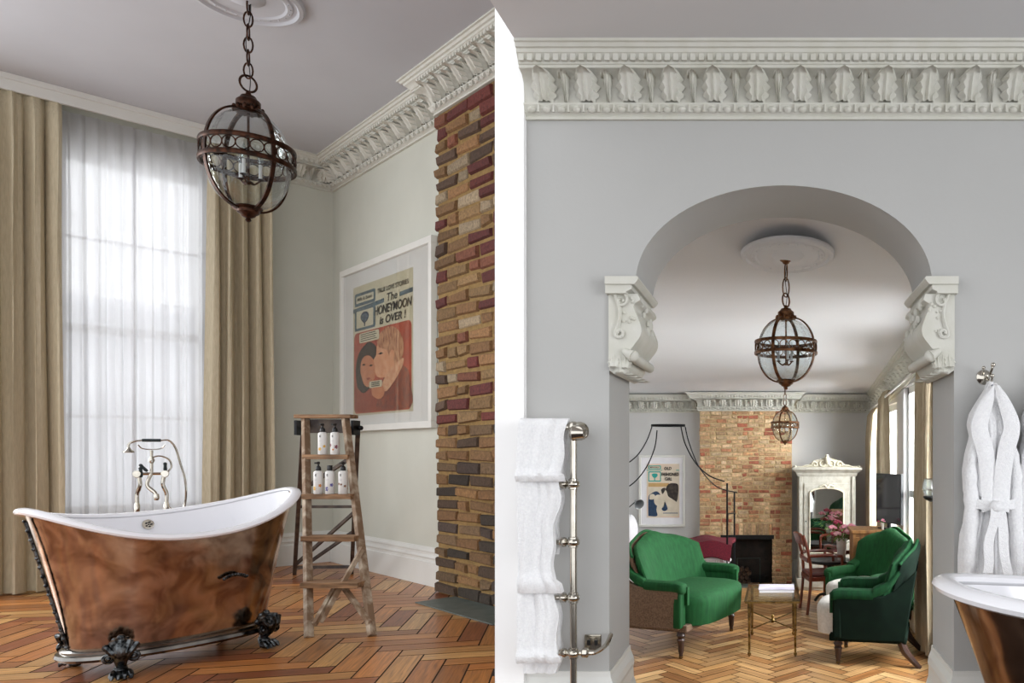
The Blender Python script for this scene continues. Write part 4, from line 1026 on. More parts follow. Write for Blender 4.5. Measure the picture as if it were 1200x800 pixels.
b = B(); b.tube(spline([(0, 0, zof(765)), (.05, 0, zof(765)), (.08, .0, zof(764)), (.11, .03, zof(758)), (.115, .09, zof(750))], 5), .0085, 8); b.lathe([(.014, 0), (.019, .005), (.019, .02), (.012, .026)], 12, (.03, 0, zof(765)), (1, 0, 0)); b.out('valve_pipe', CHROME, t)
def towel(x0, x1, py0, pyb, pyk, label, seed):
    """folded over the rail at py0, front falls to pyb, back to pyk; x in px"""
    rn = random.Random(seed); zt = zof(py0)+.012; zb = zof(pyb); zk = zof(pyk)
    xa, xb = P3(x0, 0).x, P3(x1, 0).x; p1, p2 = rn.uniform(0, 6), rn.uniform(0, 6)
    def fn(u, v):
        if v < .42: q = v/.42; z = zk+(zt-.02-zk)*q; y = .022
        elif v < .58: q = (v-.42)/.16; a = q*PI; z = zt-.02+.022*math.sin(a); y = .022*math.cos(a)
        else: q = (v-.58)/.42; z = zt-.02+(zb-zt+.02)*q; y = -.022-.02*q
        side = .010*math.sin(z*16+p1)+.006*math.sin(z*41+p2)
        x = xa+(xb-xa)*u+side*u+(.015 if v > .95 else 0)*u
        y += .006*math.sin(u*9+p1+z*3)+.004*math.sin(u*23+p2-z*6)
        if v > .93: y -= .006*math.sin((v-.93)/.07*PI)*2
        return Vector((x, PYr+y, z))
    b = B(); b.sheet(fn, 26, 60, .016)
    o = b.out('towel', TOWEL); tag(o, label, 'towel', 'white towels on the nickel rail'); return o
towel(611, 664, 497, 562, 560, 'small folded white towel over the top bar of the nickel rail', 1)
towel(611, 655, 563, 691, 650, 'long white towel on the second bar of the nickel rail', 2)
towel(611, 654, 696, 771, 790, 'white towel bunched over the lowest bars of the nickel rail', 3)
sw = thing('switch_plate', 'chrome double fused switch on the wall beside the towel rail', 'switch', (PX(695, 752, DA).x, DA, PX(0, 752, DA).z))
B().box(-.032, .032, -.008, 0, -.030, .030).out('plate', CHROME, sw, smooth=False, bevel=.004)
for x in (-.014, .014): B().box(x-.006, x+.006, -.013, -.006, -.010, .010).out('rocker', BLACKP, sw, smooth=False, bevel=.002)

# ------------------------------------------------------------------ robes and hook
def robe(cx, label, Yw=DA, part=1.0, seed=0):
    rn = random.Random(seed); k = Yw/FPX
    t = thing('bath_robe', label, 'robe', (cx, Yw-.06, 0), 0, 'white robes on the wall hooks')
    prof = [(448, 1154, 1158), (458, 1150, 1162), (470, 1142, 1169), (485, 1133, 1176), (497, 1130, 1180), (512, 1133, 1179), (530, 1128, 1181), (550, 1125, 1184), (575, 1126, 1184), (590, 1131, 1180), (605, 1128, 1183), (625, 1122, 1187), (650, 1120, 1188), (672, 1120, 1188), (700, 1119, 1189)]
    def lr(py):
        for a, c in zip(prof, prof[1:]):
            if a[0] <= py <= c[0]:
                f = (py-a[0])/(c[0]-a[0]); return a[1]+(c[1]-a[1])*f, a[2]+(c[2]-a[2])*f
        return prof[-1][1:]
    zf = lambda py: EYE-(py-HY)*k
    def body(face):
        def fn(u, v):
            py = 448+252*v; l, r = lr(py); x = (l+(r-l)*u-1156)*k
            dep = .045*math.sin(min(1, (py-440)/60)*PI/2)*math.sqrt(max(0, 1-(2*u-1)**2))
            w = min(1, max(0, (py-480)/60))
            f = .007*math.sin(u*26+2*math.sin(v*3))*w+.005*math.sin(u*47+v*4)*w
            if 582 < py < 602: dep *= .72
            if face: return Vector((x, -dep-f, zf(py)))
            return Vector((x, .03+.2*f, zf(py)))
        return fn
    b = B(); nu, nv = 60, 60
    F = [[b.v(body(True)(i/nu, j/nv)) for i in range(nu+1)] for j in range(nv+1)]; K = [[b.v(body(False)(i/nu, j/nv)) for i in range(nu+1)] for j in range(nv+1)]
    for j in range(nv):
        for i in range(nu): b.face([F[j][i], F[j+1][i], F[j+1][i+1], F[j][i+1]]); b.face([K[j][i], K[j][i+1], K[j+1][i+1], K[j+1][i]])
        b.face([F[j][0], K[j][0], K[j+1][0], F[j+1][0]]); b.face([F[j][nu], F[j+1][nu], K[j+1][nu], K[j][nu]])
    for i in range(nu): b.face([F[nv][i], K[nv][i], K[nv][i+1], F[nv][i+1]]); b.face([F[0][i], F[0][i+1], K[0][i+1], K[0][i]])
    b.out('robe_body', TOWEL, t)
    for s in (-1, 1):                                    # shawl collar
        pth = [(1156+s*1, 452), (1156+s*9, 475), (1156+s*15, 500), (1156+s*9, 525), (1156+s*5, 555), (1156+s*3, 592)]
        b = B(); b.sheet(lambda u, v, s=s, pth=pth: (lambda p: Vector(((p.x-1156)*k+s*(u-.35)*.060*math.sin(min(1, v*2.2+.12)*PI/1.6), -.056-.007*math.sin(u*PI)-.004*s, zf(p.z)-(u*.018)*s*s)))(spline([Vector((a, 0, c)) for a, c in pth], 6)[int(round(v*30))]), 8, 30, .010)
        b.out('collar', TOWEL, t)
        # sleeves hanging at the sides
        b = B(); pts = spline([((s*17)*k, -.02, zf(508)), ((s*25)*k, -.03, zf(550)), ((s*25)*k, -.035, zf(600)), ((s*27)*k, -.035, zf(650)), ((s*26)*k, -.03, zf(672))], 6)
        n_ = len(pts); b.tube(pts, [.014+.010*math.sin(i/n_*PI)+.008*i/n_+.003*math.sin(i*2.1) for i in range(n_)], 12); b.out('sleeve', TOWEL, t)
    b = B(); b.sheet(lambda u, v: Vector(((u-.5)*54*k, -.052*math.sqrt(max(.02, 1-(2*u-1)**2*.8))-.016, zf(587)-(v-.5)*.034-.008*math.sin(u*PI))), 20, 4, .01); b.out('belt', TOWEL, t)
    b = B(); b.ring(((27)*k, -.03, zf(588)), .022, .007, (0, 1, .2), 16, 6); b.ball((-.004, -.085, zf(590)), .024, 8, sz=.9)
    for s, l in ((-1, 664), (1, 690)):
        b.sheet(lambda u, v, s=s, l=l: Vector((s*(.010+.03*v)+(u-.5)*.034+.004*math.sin(v*9), -.086+.008*math.sin(v*5+s), zf(592)+(zf(l)-zf(592))*v)), 4, 16, .009)
    b.out('belt_tie', TOWEL, t)
    b = B(); b.tube(spline([(-.004, -.0, zf(450)), (0, -.015, zf(441)), (.005, -.0, zf(450))], 5), .003, 6); b.out('hanging_loop', TOWEL, t)
    b = B(); b.box(-.004, .010, -.03, -.02, zf(460), zf(453)); b.out('care_label', NAVY, t, smooth=False)
    return t
rx = PX(1156, 0, DA).x
robe(rx, 'white towelling robe with tied belt hanging from the nickel hook')
robe(PX(1218, 0, DA).x, 'white robe at the right edge of the picture, only its sleeve in view', seed=2)
for i, x in enumerate((rx-.004, PX(1218, 0, DA).x)):
    h = thing('robe_hook', ['nickel double robe hook above the belted robe', 'nickel robe hook beyond the right edge above the second robe'][i], 'hook', (x, DA, PX(0, 442, DA).z), 0, 'nickel robe hooks')
    B().lathe([(.001, 0), (.028, 0), (.028, .004), (.022, .008), (.015, .013), (.001, .014)], 20, (-.006, 0, 0), (0, -1, 0)).out('back_plate', CHROME, h)
    b = B(); b.tube(spline([(0, -.012, 0), (0, -.05, -.005), (.004, -.07, .02), (.008, -.075, .035)], 5), .005, 8); b.ball((.008, -.075, .038), .009, 6)
    b.tube(spline([(0, -.012, 0), (.004, -.05, -.02), (.004, -.072, -.018), (.004, -.078, -.005)], 5), .005, 8); b.ball((.004, -.078, -.002), .008, 6)
    b.tube([(-.012, -.01, .01), (-.02, -.05, .03)], .004, 6); b.ball((-.02, -.05, .03), .007, 6); b.out('prong', CHROME, h)

# ------------------------------------------------------------------ armchairs
def armchair(loc, rot, label, outer, inner, seatm, W=.72, D=.74, hs=.40, hb=.94, legm=MAHOG, armh=.58, group=None, scoop=1.0, turned=True, dark=None, fronted=True):
    """faces local -y"""
    t = thing('velvet_armchair', label, 'armchair', loc, rot, group)
    w = W/2
    # seat
    b = B(); rings = []
    def sq(A, Bq, z, cy, p=4):
        o = []
        for i in range(40):
            a = 2*PI*i/40; c, s = math.cos(a), math.sin(a); k = (abs(c)**p+abs(s)**p)**(-1/p); o.append(Vector((A*c*k, cy+Bq*s*k, z)))
        return o
    cy = -D*.06
    for z, f in ((hs-.19, .93), (hs-.185, .97), (hs-.10, .985), (hs-.03, 1.0), (hs, .985), (hs+.022, .93), (hs+.038, .80), (hs+.045, .55), (hs+.047, .2)):
        rings.append(sq((w-.095)*f, (D/2+.015)*f, z, cy-.065))
    b.loft(rings); b.out('seat', seatm, t)
    # back : curved winged slab with camel top
    def top(x):
        q = abs(x)/w; return hb-.16*q**2.3-.026*math.sin(min(1, q/.8)*PI)**2
    def bk(u, v):
        x = (2*u-1)*w*(.88+.06*v); z0 = hs-.18; zt = top(x); z = z0+(zt-z0)*v
        y = D/2-.10+.24*(z-hs)-scoop*.11*(abs(2*u-1)**2.6)*(1-.3*v)
        return Vector((x, y, z))
    def pil(T, e=8): return lambda u, v: max(.012, T*math.sqrt(max(0, 1-abs(2*u-1)**e))*math.sqrt(max(0, 1-max(0, v)**(e*1.5))))
    B().sheet(lambda u, v: bk(u, .10+.89*v)+Vector((0, -.045-.025*math.sin(u*PI)*math.sin(v*PI), 0)), 36, 26, pil(.10)).out('back_cushion', inner, t)
    B().sheet(lambda u, v: bk(u, v*.985)+Vector((0, .012, 0)), 36, 22, pil(.06, 12)).out('back_outer', outer, t)
    b = B(); b.tube([bk(i/40, .99)+Vector((0, .004, 0)) for i in range(41)], .011, 8); b.out('piping', inner, t)
    for s in (-1, 1):
        xa = s*(w-.055)
        def rr(c, hw_, hh_, n=16):
            o = []
            for k in range(n):
                a = 2*PI*k/n; cc, ss = math.cos(a), math.sin(a); q = (abs(cc)**3.2+abs(ss)**3.2)**(-1/3.2); o.append(c+Vector((hw_*cc*q, 0, hh_*ss*q)))
            return o
        # padded arm: softly squared roll that climbs into the wing of the back
        P = [Vector((xa*.97, D/2-.09, armh+.16)), Vector((xa, D/2-.17, armh+.06)), Vector((xa, D/2-.27, armh+.005)), Vector((xa, 0, armh-.01)), Vector((xa, -D*.34, armh-.012)), Vector((xa, -D*.43, armh-.02))]
        c = spline(P, 6); n = len(c)
        rg = [rr(p, .042+.012*min(1, k/9), .036+.004*min(1, k/9)) for k, p in enumerate(c)]
        e = c[-1]; rg += [rr(e+Vector((0, -.016, -.002)), .050, .036), rr(e+Vector((0, -.026, -.004)), .038, .026), rr(e+Vector((0, -.030, -.004)), .015, .01)]
        B().loft(rg).out('arm_pad', inner, t)
        # front face of the arm
        b = B(); b.box(xa-.045, xa+.045, -D*.43-.012, -D*.43+.05, hs-.19, armh-.02); b.out('arm_front', inner if fronted else outer, t, bevel=.014)
        def sd(u, v, s=s):
            y = D/2-.03-(D*.93-.035)*u; zt = armh-.015+(hb-.17-armh)*max(0, 1-u*2.6)**1.6; z = hs-.20+(zt-hs+.20)*v
            return Vector((s*(w-.022-.012*(1-v)-.03*max(0, 1-u*2.6)*v), y+(.16*(z-hs)*max(0, 1-u*2.2)), z))
        b = B(); b.sheet(sd, 20, 10, .03); b.out('side_panel', outer, t, bevel=.008)
        b = B(); b.sheet(lambda u, v, s=s: Vector((s*(w-.085), D/2-.08-(D*.86)*u, hs-.03+(armh-hs+.02)*v)), 10, 5, .03); b.out('inner_arm', inner, t)
    b = B(); b.box(-w+.05, w-.05, -D/2+.0, D/2-.05, hs-.22, hs-.17); b.out('seat_rail', dark or outer, t, smooth=False, bevel=.01)
    for s in (-1, 1):
        b = B(); zt = hs-.20; c = (s*(w-.08), -D/2+.06, 0)
        if turned: b.lathe([(.012, 0), (.016, .01), (.014, .03), (.020, .05), (.024, zt*.55), (.03, zt*.62), (.022, zt*.68), (.033, zt*.78), (.026, zt*.86), (.032, zt), (.032, zt+.02)], 16, c)
        else: b.lathe([(.012, 0), (.016, .02), (.02, zt*.5), (.027, zt), (.03, zt+.02)], 12, c)
        b.out('leg', legm, t)
        if not turned or True:
            b = B(); b.lathe([(.008, 0), (.016, .004), (.016, .018), (.008, .022)], 12, (c[0], c[1], 0), None); b.out('castor', BRASS, t)
        b = B(); b.tube(spline([(s*(w-.08), D/2-.10, zt+.03), (s*(w-.075), D/2-.06, zt*.6), (s*(w-.07), D/2+.04, 0.0)], 5), [.030]*6+[.026, .023, .020, .018, .017], 8); b.out('leg', legm, t)
    return t
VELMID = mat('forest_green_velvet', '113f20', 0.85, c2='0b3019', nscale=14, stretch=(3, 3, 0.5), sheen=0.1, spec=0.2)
DLEG = mat('dark_turned_leg', '2b1a15', .4, c2='3a221a', nscale=14, coat=.2)
armchair((-.75, 5.96, 0), math.radians(70), 'emerald velvet armchair with brown hessian back at the left of the arch', HESS, VELVET, VELVET, W=1.06, D=.60, hb=.85, legm=DLEG, armh=.52, scoop=1.9, hs=.41)
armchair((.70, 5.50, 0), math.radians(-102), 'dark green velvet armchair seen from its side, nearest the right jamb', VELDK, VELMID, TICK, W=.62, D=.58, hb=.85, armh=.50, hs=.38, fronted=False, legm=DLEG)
armchair((.80, 6.47, 0), math.radians(-52), 'emerald velvet armchair with pale ticking seat facing the room, behind the dark green one', VELVET, VELVET, TICK, W=.64, D=.56, hb=.82, armh=.46, hs=.36, legm=DLEG)

# ------------------------------------------------------------------ coffee table and magazine
Ya, Yb = 5.48, 6.18
t = thing('glass_coffee_table', 'small brass coffee table with glass top between the green armchairs', 'table', (-.03, (Ya+Yb)/2, 0))
hx = .165; hy = (Yb-Ya)/2-.03; zt = .40; xc = 0
b = B(); b.box(-hx-.035, hx+.035, -hy-.04, hy+.04, zt, zt+.010); b.out('glass_top', TGLASS, t, smooth=False, bevel=.003)
b = B()
b.box(-hx-.03, hx+.03, -hy-.035, -hy-.02, zt-.014, zt); b.box(-hx-.03, hx+.03, hy+.02, hy+.035, zt-.014, zt); b.box(-hx-.035, -hx-.02, -hy, hy, zt-.014, zt); b.box(hx+.02, hx+.035, -hy, hy, zt-.014, zt); b.out('top_frame', BRASS, t, smooth=False)
for sx in (-1, 1):
    for sy in (-1, 1):
        b = B(); b.tube([(sx*hx, sy*hy, zt), (sx*hx, sy*hy, .02)], [.012, .008], 10)
        for z in (.02, .19, zt-.05, zt-.02): b.lathe([(.007, -.012), (.013, -.006), (.013, .006), (.007, .012)], 10, (sx*hx, sy*hy, z))
        b.ball((sx*hx, sy*hy, .010), .010, 6); b.out('leg', BRASS, t)
b = B(); b.tube([(-hx, -hy, .19), (hx, hy, .19)], .005, 6); b.tube([(hx, -hy, .19), (-hx, hy, .19)], .005, 6); b.lathe([(.012, .175), (.018, .19), (.008, .205), (.012, .222), (.002, .235)], 10); b.out('stretcher', BRASS, t)
t = thing('magazine', 'thick white magazine lying on the glass coffee table', 'magazine', (-.0, Yb-.30, zt+.0105))
b = B(); b.box(-.13, .13, -.12, .12, 0, .022); b.out('pages', BEDL, t, smooth=False, bevel=.002)
b = B(); b.box(-.135, .135, -.125, .12, .022, .025); b.out('cover', mat('pale_lilac_cover', 'c9c4cf', .5, c2='a8a2b4', nscale=5), t, smooth=False)

# ------------------------------------------------------------------ fireplace furniture
t = thing('fire_screen', 'low dark metal fire guard standing in the brick fireplace', 'fire guard', ((HX0+HX1)/2+.02, BYF+.0, 0))
b = B(); b.tube([(-.15, -.05, .0), (-.15, -.05, .30), (.10, -.05, .30), (.10, -.05, 0)], .008, 6); b.out('guard_frame', mat('verdigris_metal', '33423c', .5, .5, c2='24302c', nscale=9), t)
b = B()
for k in range(9): b.tube([(-.15+.25*k/8, -.05, 0), (-.15+.25*k/8, -.05, .30)], .0016, 4)
b.out('guard_mesh', BLACKM, t)
lg = None
for r_ in range(4):
    for c_ in range(5-r_ % 2):
        x = HX0+.045+.052*c_+(.026 if r_ % 2 else 0); z = .028+.045*r_; 
        if x > HX1-.12: continue
        b = B(); b.tube([(0, -.04, 0), (0, .07, 0)], .024*random.uniform(.85, 1.05), 9)
        o = b.out('split_log', LOGM); o.location = (x, BYF+.06, z); tag(o, 'split log in the low pile at the left of the brick fireplace', 'log', 'logs stacked in the fireplace')
t = thing('fireplace_grate', 'black iron lintel and grate set under the brick arch', 'grate', ((HX0+HX1)/2, BYF, 0))
b = B(); b.box(HX0-(HX0+HX1)/2-.06, HX1-(HX0+HX1)/2+.02, -.035, -.016, HZ-.03, HZ+.015); b.out('lintel', BLACKM, t, smooth=False)
b = B()
for k in range(6): b.tube([(.02+k*.03, .02, .02), (.02+k*.03, .02, .10)], .004, 5)
b.tube([(0, .02, .10), (.19, .02, .10)], .005, 5); b.out('grate_bars', BLACKM, t)

# ------------------------------------------------------------------ bed
bx1 = -.52; by0, by1 = 7.62, 8.20; bx0 = -1.84
t = thing('iron_bed', 'black iron bed with slim corner posts beyond the green armchair', 'bed', (bx1, by0, 0))
Lc = lambda x, y, z: (x-bx1, y-by0, z)
b = B()
for x, y, z in ((bx1+.03, by0, PX(0, 566, by0).z), (bx1+.07, by1, PX(0, 577, by1).z)): b.beam(Lc(x, y, 0), Lc(x, y, z), .018, .018)
b.out('post', BLACKM, t, smooth=False)
b = B(); b.beam(Lc(bx1+.03, by0, .20), Lc(bx0, by0, .20), .02, .03); b.beam(Lc(bx1+.07, by1, .20), Lc(bx0, by1, .20), .02, .03); b.beam(Lc(bx1+.03, by0, .20), Lc(bx1+.07, by1, .20), .02, .03)
zz = PX(0, 600, 7.9).z; b.beam(Lc(bx1+.035, by0, zz-.1), Lc(bx1+.035, by0+.05, zz), .012, .012); b.beam(Lc(bx1+.035, by0+.05, zz), Lc(bx1+.07, by1, zz-.03), .012, .012)
b.out('bed_frame', BLACKM, t, smooth=False)
b = B(); b.box(bx0-bx1, .0, .015, by1-by0-.015, .20, .46); b.out('mattress', BEDL, t, bevel=.05)
o = B().sheet(lambda u, v: Vector((bx0+.02+(bx1-bx0)*u, (by0-.03+(by1-by0+.04)*v), .505+.02*math.sin(u*9)*math.sin(v*5)-(.32*(max(0, .10-v)/.10)**1.2)-(.18*(max(0, u-.92)/.08)**1.5))), 50, 30, .04).out('duvet', BEDL); tag(o, 'white duvet spread over the iron bed', 'duvet')
o = B().sheet(lambda u, v: Vector((PX(790, 0, by0).x+(.56+.02*v)*u+.01*math.sin(v*9), by0-.07+.56*v, .545+.03*math.sin(u*PI)+.010*math.sin(u*11+v*3)-(.14*(max(0, .12-v)/.12)))), 40, 24, .03).out('throw_blanket', BURG); tag(o, 'burgundy wool throw with fringe folded across the foot of the bed', 'blanket')
b = B()
for k in range(34):
    x = .01+.54*k/33; b.tube([(x, -.005, 0), (x+random.uniform(-.004, .004), -.012, -.045)], .0035, 4)
fr_ = b.out('fringe', FRINGE, o); fr_.location = (PX(790, 0, by0).x, by0-.075, .41)
t = thing('pillow', 'white pillow propped at the left end of the bed', 'pillow', (-1.50, 7.80, .52))
b = B(); b.ball((0, 0, .16), .17, 10, sx=.5, sy=1.2, sz=.95); b.out('pillow_case', BEDL, t)
# coronet above the bed
cz = PX(783, 499, 7.9); t = thing('bed_coronet', 'black iron ring coronet with four curved stays above the bed', 'bed canopy', (cz.x, 7.9, 0))
b = B(); b.ring((0, 0, cz.z), .172, .007, (0, 0, 1), 36, 6, sy=.6); b.ring((0, 0, cz.z+.012), .172, .005, (0, 0, 1), 36, 6, sy=.6); b.out('crown_ring', BLACKM, t)
def stay(p): 
    B().tube(spline([Vector(q)-Vector((cz.x, 7.9, 0)) for q in p], 8), .0065, 6).out('stay', BLACKM, t)
Pn = lambda px, py, Y: PX(px, py, Y)
stay([Pn(798, 500, 7.82), Pn(803, 520, 7.78), Pn(815, 542, 7.7), Pn(831, 557, 7.64), Pn(849, 564, 7.62)])
stay([Pn(803, 500, 7.95), Pn(808, 520, 8.0), Pn(820, 548, 8.1), Pn(840, 570, 8.16), Pn(864, 577, 8.2)])
stay([Pn(764, 500, 7.9), Pn(758, 516, 7.85), Pn(748, 532, 7.75), Pn(735, 543, 7.7), Pn(718, 552, 7.62)])
stay([Pn(770, 504, 7.95), Pn(767, 525, 8.0), Pn(757, 548, 8.05), Pn(742, 566, 8.1), Pn(722, 578, 8.2)])
# hanging rod to ceiling
lp = PX(748, 590, 7.9); t = thing('reading_lamp', 'small grey metal reading lamp left of the far poster', 'lamp', (lp.x, 7.9, lp.z))
B().lathe([(.012, 0), (.02, .02), (.05, .085), (.054, .09), (.046, .085), (.015, .02)], 18, (-.03, 0, .03), (.55, -.7, -.35)).out('lamp_shade', mat('grey_enamel', '7d7f80', .35, .3, c2='707274', nscale=8), t)
B().tube(spline([(-.03, 0, .02), (-.12, 0, -.06), (-.19, 0, -.14), (-.20, 0, -.55)], 6), .005, 6).out('lamp_arm', BLACKM, t)

# ------------------------------------------------------------------ wardrobe
wx0, wx1 = PX(930, 0, 8.2).x, PX(1008, 0, 8.2).x; wc = (wx0+wx1)/2; ww = (wx1-wx0)/2
Yw = 8.18; zw = lambda py: PX(0, py, Yw).z
t = thing('mirrored_wardrobe', 'pale grey painted wardrobe with carved crest and mirror door', 'wardrobe', (wc, Yw, 0))
b = B(); b.box(-ww+.05, ww-.05, 0, .42, .10, zw(556)); b.out('carcass', GREYP, t, smooth=False, bevel=.004)
b = B(); b.box(-ww+.03, ww-.03, -.02, .43, .03, .13); b.box(-ww+.04, ww-.04, -.01, .43, .0, .035); b.out('plinth', GREYP, t, smooth=False, bevel=.008)
b = B(); z = zw(556); b.loft([[Vector((x*(ww-.045+o), (-.0-o) if y < 0 else .43, z+h)) for x, y in ((-1, -1), (1, -1), (1, 1), (-1, 1))] for o, h in ((0, -.02), (.01, 0), (.015, .02), (.05, .05), (.06, .055), (.06, .075), (.03, .08))]); b.out('cornice', GREYP, t, smooth=False)
b = B(); z = zw(549); pts = [(-.36, 0), (-.35, .03), (-.27, .025), (-.20, .045), (-.15, .085), (-.08, .10), (-.035, .115), (0, .14), (.035, .115), (.08, .10), (.15, .085), (.20, .045), (.27, .025), (.35, .03), (.36, 0)]
b.prism([(x*ww/.37, z+q) for x, q in pts], .0, .03)
for s in (-1, 1):
    b.tube([(s*(.05+.03*math.cos(a*.5)+.0), -.006, z+.055+.03*math.sin(a*.5)) for a in range(0, 13)], .009, 6)
    sp_ = [(s*(.13+(.035-.0024*a)*math.cos(a*.55)), -.006, z+.045+(.032-.0022*a)*math.sin(a*.55)) for a in range(0, 13)]; b.tube(sp_, .008, 6)
    b.tube(spline([(s*.16, -.004, z+.03), (s*.22, -.006, z+.035), (s*.29, -.004, z+.015), (s*.34, -.003, z+.02)], 5), .007, 6); b.ball((s*.34, 0, z+.02), .018, 6)
b.ball((0, -.01, z+.09), .03, 8, sz=1.5); b.ball((0, -.005, z+.135), .02, 6); b.out('crest', CREAM, t)
dx0, dx1 = -ww+.11, ww-.12; dz0, dz1 = zw(655), zw(566)
d = B(); d.box(dx0, dx1, -.012, 0, dz0, dz1); d = d.out('door', GREYP, t, smooth=False, bevel=.004)
mx0, mx1, mz0, mz1 = dx0+.06, dx1-.06, dz0+.07, dz1-.04
cur = [(mx0, mz0), (mx1, mz0), (mx1, mz1-.06)]+[((mx0+mx1)/2+(mx1-mx0)/2*math.cos(a), mz1-.07+.06*math.sin(a)) for a in [PI*k/12 for k in range(1, 12)]]+[(mx0, mz1-.06)]
B().prism(cur, -.016, -.0125).out('mirror', MIRROR, d, smooth=False)
b = B(); pc = [Vector((x, -.016, z)) for x, z in cur]; b.tube(pc, .009, 6, closed=True); b.tube(spline([(-.08, -.02, mz1+.0), (-.03, -.024, mz1+.02), (0, -.025, mz1-.005), (.03, -.024, mz1+.02), (.08, -.02, mz1)], 5), .010, 6); b.out('mirror_moulding', CREAM, d)
B().ball((dx0+.02, -.02, (dz0+dz1)/2), .008, 6).out('handle', BLACKM, d)
b = B(); b.box(-ww+.10, ww-.10, -.010, 0, .15, dz0-.02); dr = b.out('drawer', GREYP, t, smooth=False, bevel=.006)
for s in (-1, 1):
    b = B(); b.lathe([(.03, 0), (.036, .01), (.03, .03), (.02, .035)], 14, (s*(ww-.07), .03, 0)); b.out('bun_foot', GREYP, t)
    b = B(); b.box(s*(ww-.075)-.018, s*(ww-.075)+.018, -.014, 0, .14, zw(558)); b.out('pilaster', GREYP, t, smooth=False, bevel=.004)

# ------------------------------------------------------------------ pine cabinet, screen, small pots
c0 = PX(999, 0, 6.85).x; c1 = XR-.04; zc = PX(0, 621, 6.85).z
t = thing('pine_cabinet', 'old honey pine cabinet under the flat screen', 'cabinet', ((c0+c1)/2, 7.04, 0)); cw = (c1-c0)/2
B().box(-cw+.01, cw-.01, -.2, .2, .04, zc-.03).out('body', PINE, t, smooth=False, bevel=.004)
B().box(-cw-.01, cw+.01, -.22, .21, zc-.03, zc).out('top', PINE, t, smooth=False, bevel=.006)
B().box(-cw, cw, -.21, .2, 0, .06).out('plinth', PINE, t, smooth=False, bevel=.004)
for s in (-1, 1):
    x0_, x1_ = (-cw+.02, -.01) if s < 0 else (.01, cw-.02)
    dd = B().box(x0_, x1_, -.212, -.2, .09, zc-.06).out('door', PINE, t, smooth=False, bevel=.004)
    b = B(); b.box(x0_+.035, x1_-.035, -.217, -.21, .14, zc-.11); b.out('panel', PINE, dd, smooth=False, bevel=.006)
    B().ball((-.03*s*-1, -.222, zc*.6), .010, 6).out('knob', BLACKM, dd)
B().box(-cw+.005, -cw+.03, -.215, -.19, .06, zc-.03).out('corner_post', PINE, t, smooth=False)
tv = thing('flat_screen', 'slim black flat screen standing on the pine cabinet', 'television', (PX(1042, 0, 6.95).x, 6.95, zc+.001))
Mt = Matrix.Rotation(math.radians(-66), 4, 'Z')
b = B(); b.box(-.21, .21, -.012, .012, .05, .50, Mt); b.out('screen_case', BLACKP, tv, smooth=False, bevel=.003)
b = B(); b.box(-.20, .20, -.0135, -.012, .06, .49, Mt); b.out('screen', SCREEN, tv, smooth=False)
b = B(); b.box(-.10, .10, -.06, .06, 0, .012, Mt); b.box(-.02, .02, -.01, .01, .01, .06, Mt); b.out('stand', BLACKP, tv, smooth=False, bevel=.003)
b = B(); b.tube(spline([(.05, .1, .25), (.08, .05, .18), (.09, .04, .08), (.085, .05, .0)], 5), .002, 4); b.out('cable', BOTTLE, tv)
def posy(loc, sc, n, label, cat='flowers', vase=True, seed=0):
    rn = random.Random(seed); t = thing('flower_vase', label, cat, loc)
    h = .20*sc
    if vase: B().lathe([(.032*sc, 0), (.035*sc, .004), (.052*sc, h), (.056*sc, h+.004), (.048*sc, h), (.03*sc, .02)], 20).out('vase', PEWT, t)
    b = B()
    heads = []
    for k in range(n):
        a = rn.uniform(0, 2*PI); r = rn.uniform(.02, .13)*sc; z = h+rn.uniform(.05, .16)*sc*(1.2-r/.16/sc*.5); p = Vector((r*math.cos(a)*1.3, r*math.sin(a), z)); heads.append(p)
        b.tube([(0, 0, h*.7), p*.6+Vector((0, 0, h*.35)), p], .003*sc, 5)
    b.out('stems', LEAF, t)
    b = B()
    for k in range(n*5):
        a = rn.uniform(0, 2*PI); r = rn.uniform(.04, .15)*sc; z = h+rn.uniform(-.04, .12)*sc; c = Vector((r*math.cos(a)*1.3, r*math.sin(a), z)); dl = Vector((math.cos(a), math.sin(a), rn.uniform(-.8, .6))).normalized()*.035*sc; sd = dl.cross(Vector((0, 0, 1))).normalized()*.012*sc
        b.face([b.v(c-dl), b.v(c+sd), b.v(c+dl), b.v(c-sd)])
    b.out('leaves', LEAF, t, nonorm=True)['kind'] = 'stuff'
    for k, p in enumerate(heads):
        b = B()
        for j in range(9):
            a = j*2.4; rr_ = .012*sc*math.sqrt(j); b.ball(p+Vector((rr_*math.cos(a), rr_*math.sin(a), -.004*j*sc*.6)), .016*sc, 5, sz=.8)
        b.out('flower_head', (PINK, PINKP, MAROON, PINK)[k % 4], t)
    return t
# round dark table with flowers, mahogany chairs
tb = PX(972, 0, 7.45); zt2 = PX(0, 655, 7.45).z
t = thing('round_table', 'dark round pedestal table in front of the wardrobe', 'table', (tb.x, 7.45, 0))
B().lathe([(.001, zt2-.03), (.21, zt2-.03), (.225, zt2-.02), (.225, zt2-.005), (.22, zt2), (.001, zt2)], 36).out('tabletop', BLACKP, t)
b = B(); b.lathe([(.02, .0), (.03, .02), (.02, .06), (.028, .15), (.018, .25), (.03, zt2-.03)], 14)
for k in range(3): a = k*2*PI/3+.5; b.tube(spline([(0, 0, .1), (.1*math.cos(a), .1*math.sin(a), .08), (.16*math.cos(a), .16*math.sin(a), .015)], 5), .014, 6)
b.out('pedestal', BLACKP, t)
posy((PX(986, 0, 7.4).x, 7.38, zt2+.001), 1.02, 15, 'pale tin vase of pink and wine peonies on the dark round table', seed=4)
posy((PX(1034, 0, 6.9).x, 6.88, zc+.001), .28, 6, 'tiny pot of pink blossom before the flat screen', seed=6)
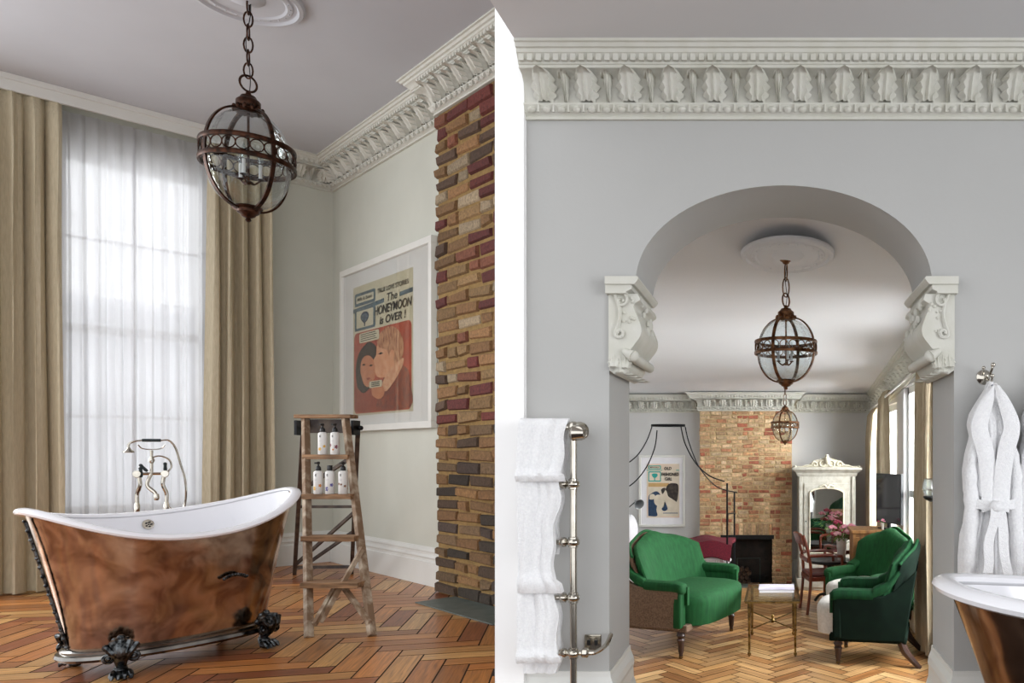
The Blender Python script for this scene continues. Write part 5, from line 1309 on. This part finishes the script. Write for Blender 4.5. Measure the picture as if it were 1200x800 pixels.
def wchair(loc, rot, label):
    t = thing('wooden_armchair', label, 'chair', loc, rot, 'mahogany armchairs at the round table')
    for sx in (-1, 1):
        b = B(); b.beam((sx*.17, -.16, 0), (sx*.17, -.15, .52), .022, .022); b.out('leg', MAHOG, t, smooth=False, bevel=.004)
        b = B(); b.tube(spline([(sx*.16, .17, 0), (sx*.165, .14, .3), (sx*.165, .15, .5), (sx*.165, .21, .72)], 5), .014, 8); b.out('leg', MAHOG, t)
        b = B(); b.tube(spline([(sx*.17, -.15, .52), (sx*.19, -.05, .535), (sx*.17, .15, .53)], 5), .015, 8); b.out('arm', MAHOG, t)
    b = B(); b.box(-.175, .175, -.165, .16, .30, .34); b.out('seat_rail', MAHOG, t, smooth=False, bevel=.005)
    b = B(); b.box(-.165, .165, -.16, .15, .34, .375); b.out('seat_pad', mat('oxblood_leather', '5a2420', .45, c2='4a1c19', nscale=20), t, bevel=.015)
    b = B(); b.sheet(lambda u, v: Vector(((2*u-1)*.165, .20+.03*v-.02*math.cos((2*u-1)*1.5)+.0, .62+.10*v)), 10, 4, .02); b.sheet(lambda u, v: Vector(((2*u-1)*.165, .165, .47+.04*v)), 10, 3, .016); b.out('back_rail', MAHOG, t)
    return t
wchair((PX(963, 0, 7.1).x, 7.12, 0), math.radians(100), 'red mahogany armchair drawn up to the left of the round table')
wchair((PX(995, 0, 7.75).x-.02, 7.72, 0), math.radians(-150), 'red mahogany armchair behind the round table, against the wardrobe')
# wall sconce near the arch
sp0 = PX(1091, 577, 5.15)
t = thing('wall_sconce', 'dark metal and glass wall sconce just inside the right jamb', 'lamp', (sp0.x, 5.15, sp0.z))
b = B(); b.tube(spline([(0, 0, -.03), (.05, .1, -.04), (XR-sp0.x, .26, 0)], 6), .007, 6); b.lathe([(.01, -.06), (.04, -.045), (.055, -.03), (.05, -.022), (.01, -.03)], 16); b.out('bracket', BLACKM, t)
B().lathe([(.035, -.025), (.055, .01), (.058, .05), (.045, .09), (.043, .088), (.054, .05), (.051, .01), (.03, -.02)], 20, cap=False).out('glass_shade', GLASS, t)
b = B(); b.ring((0, 0, .09), .045, .004, (0, 0, 1), 20, 5); b.ring((0, 0, .02), .058, .004, (0, 0, 1), 20, 5); b.out('shade_ring', CHROME, t)
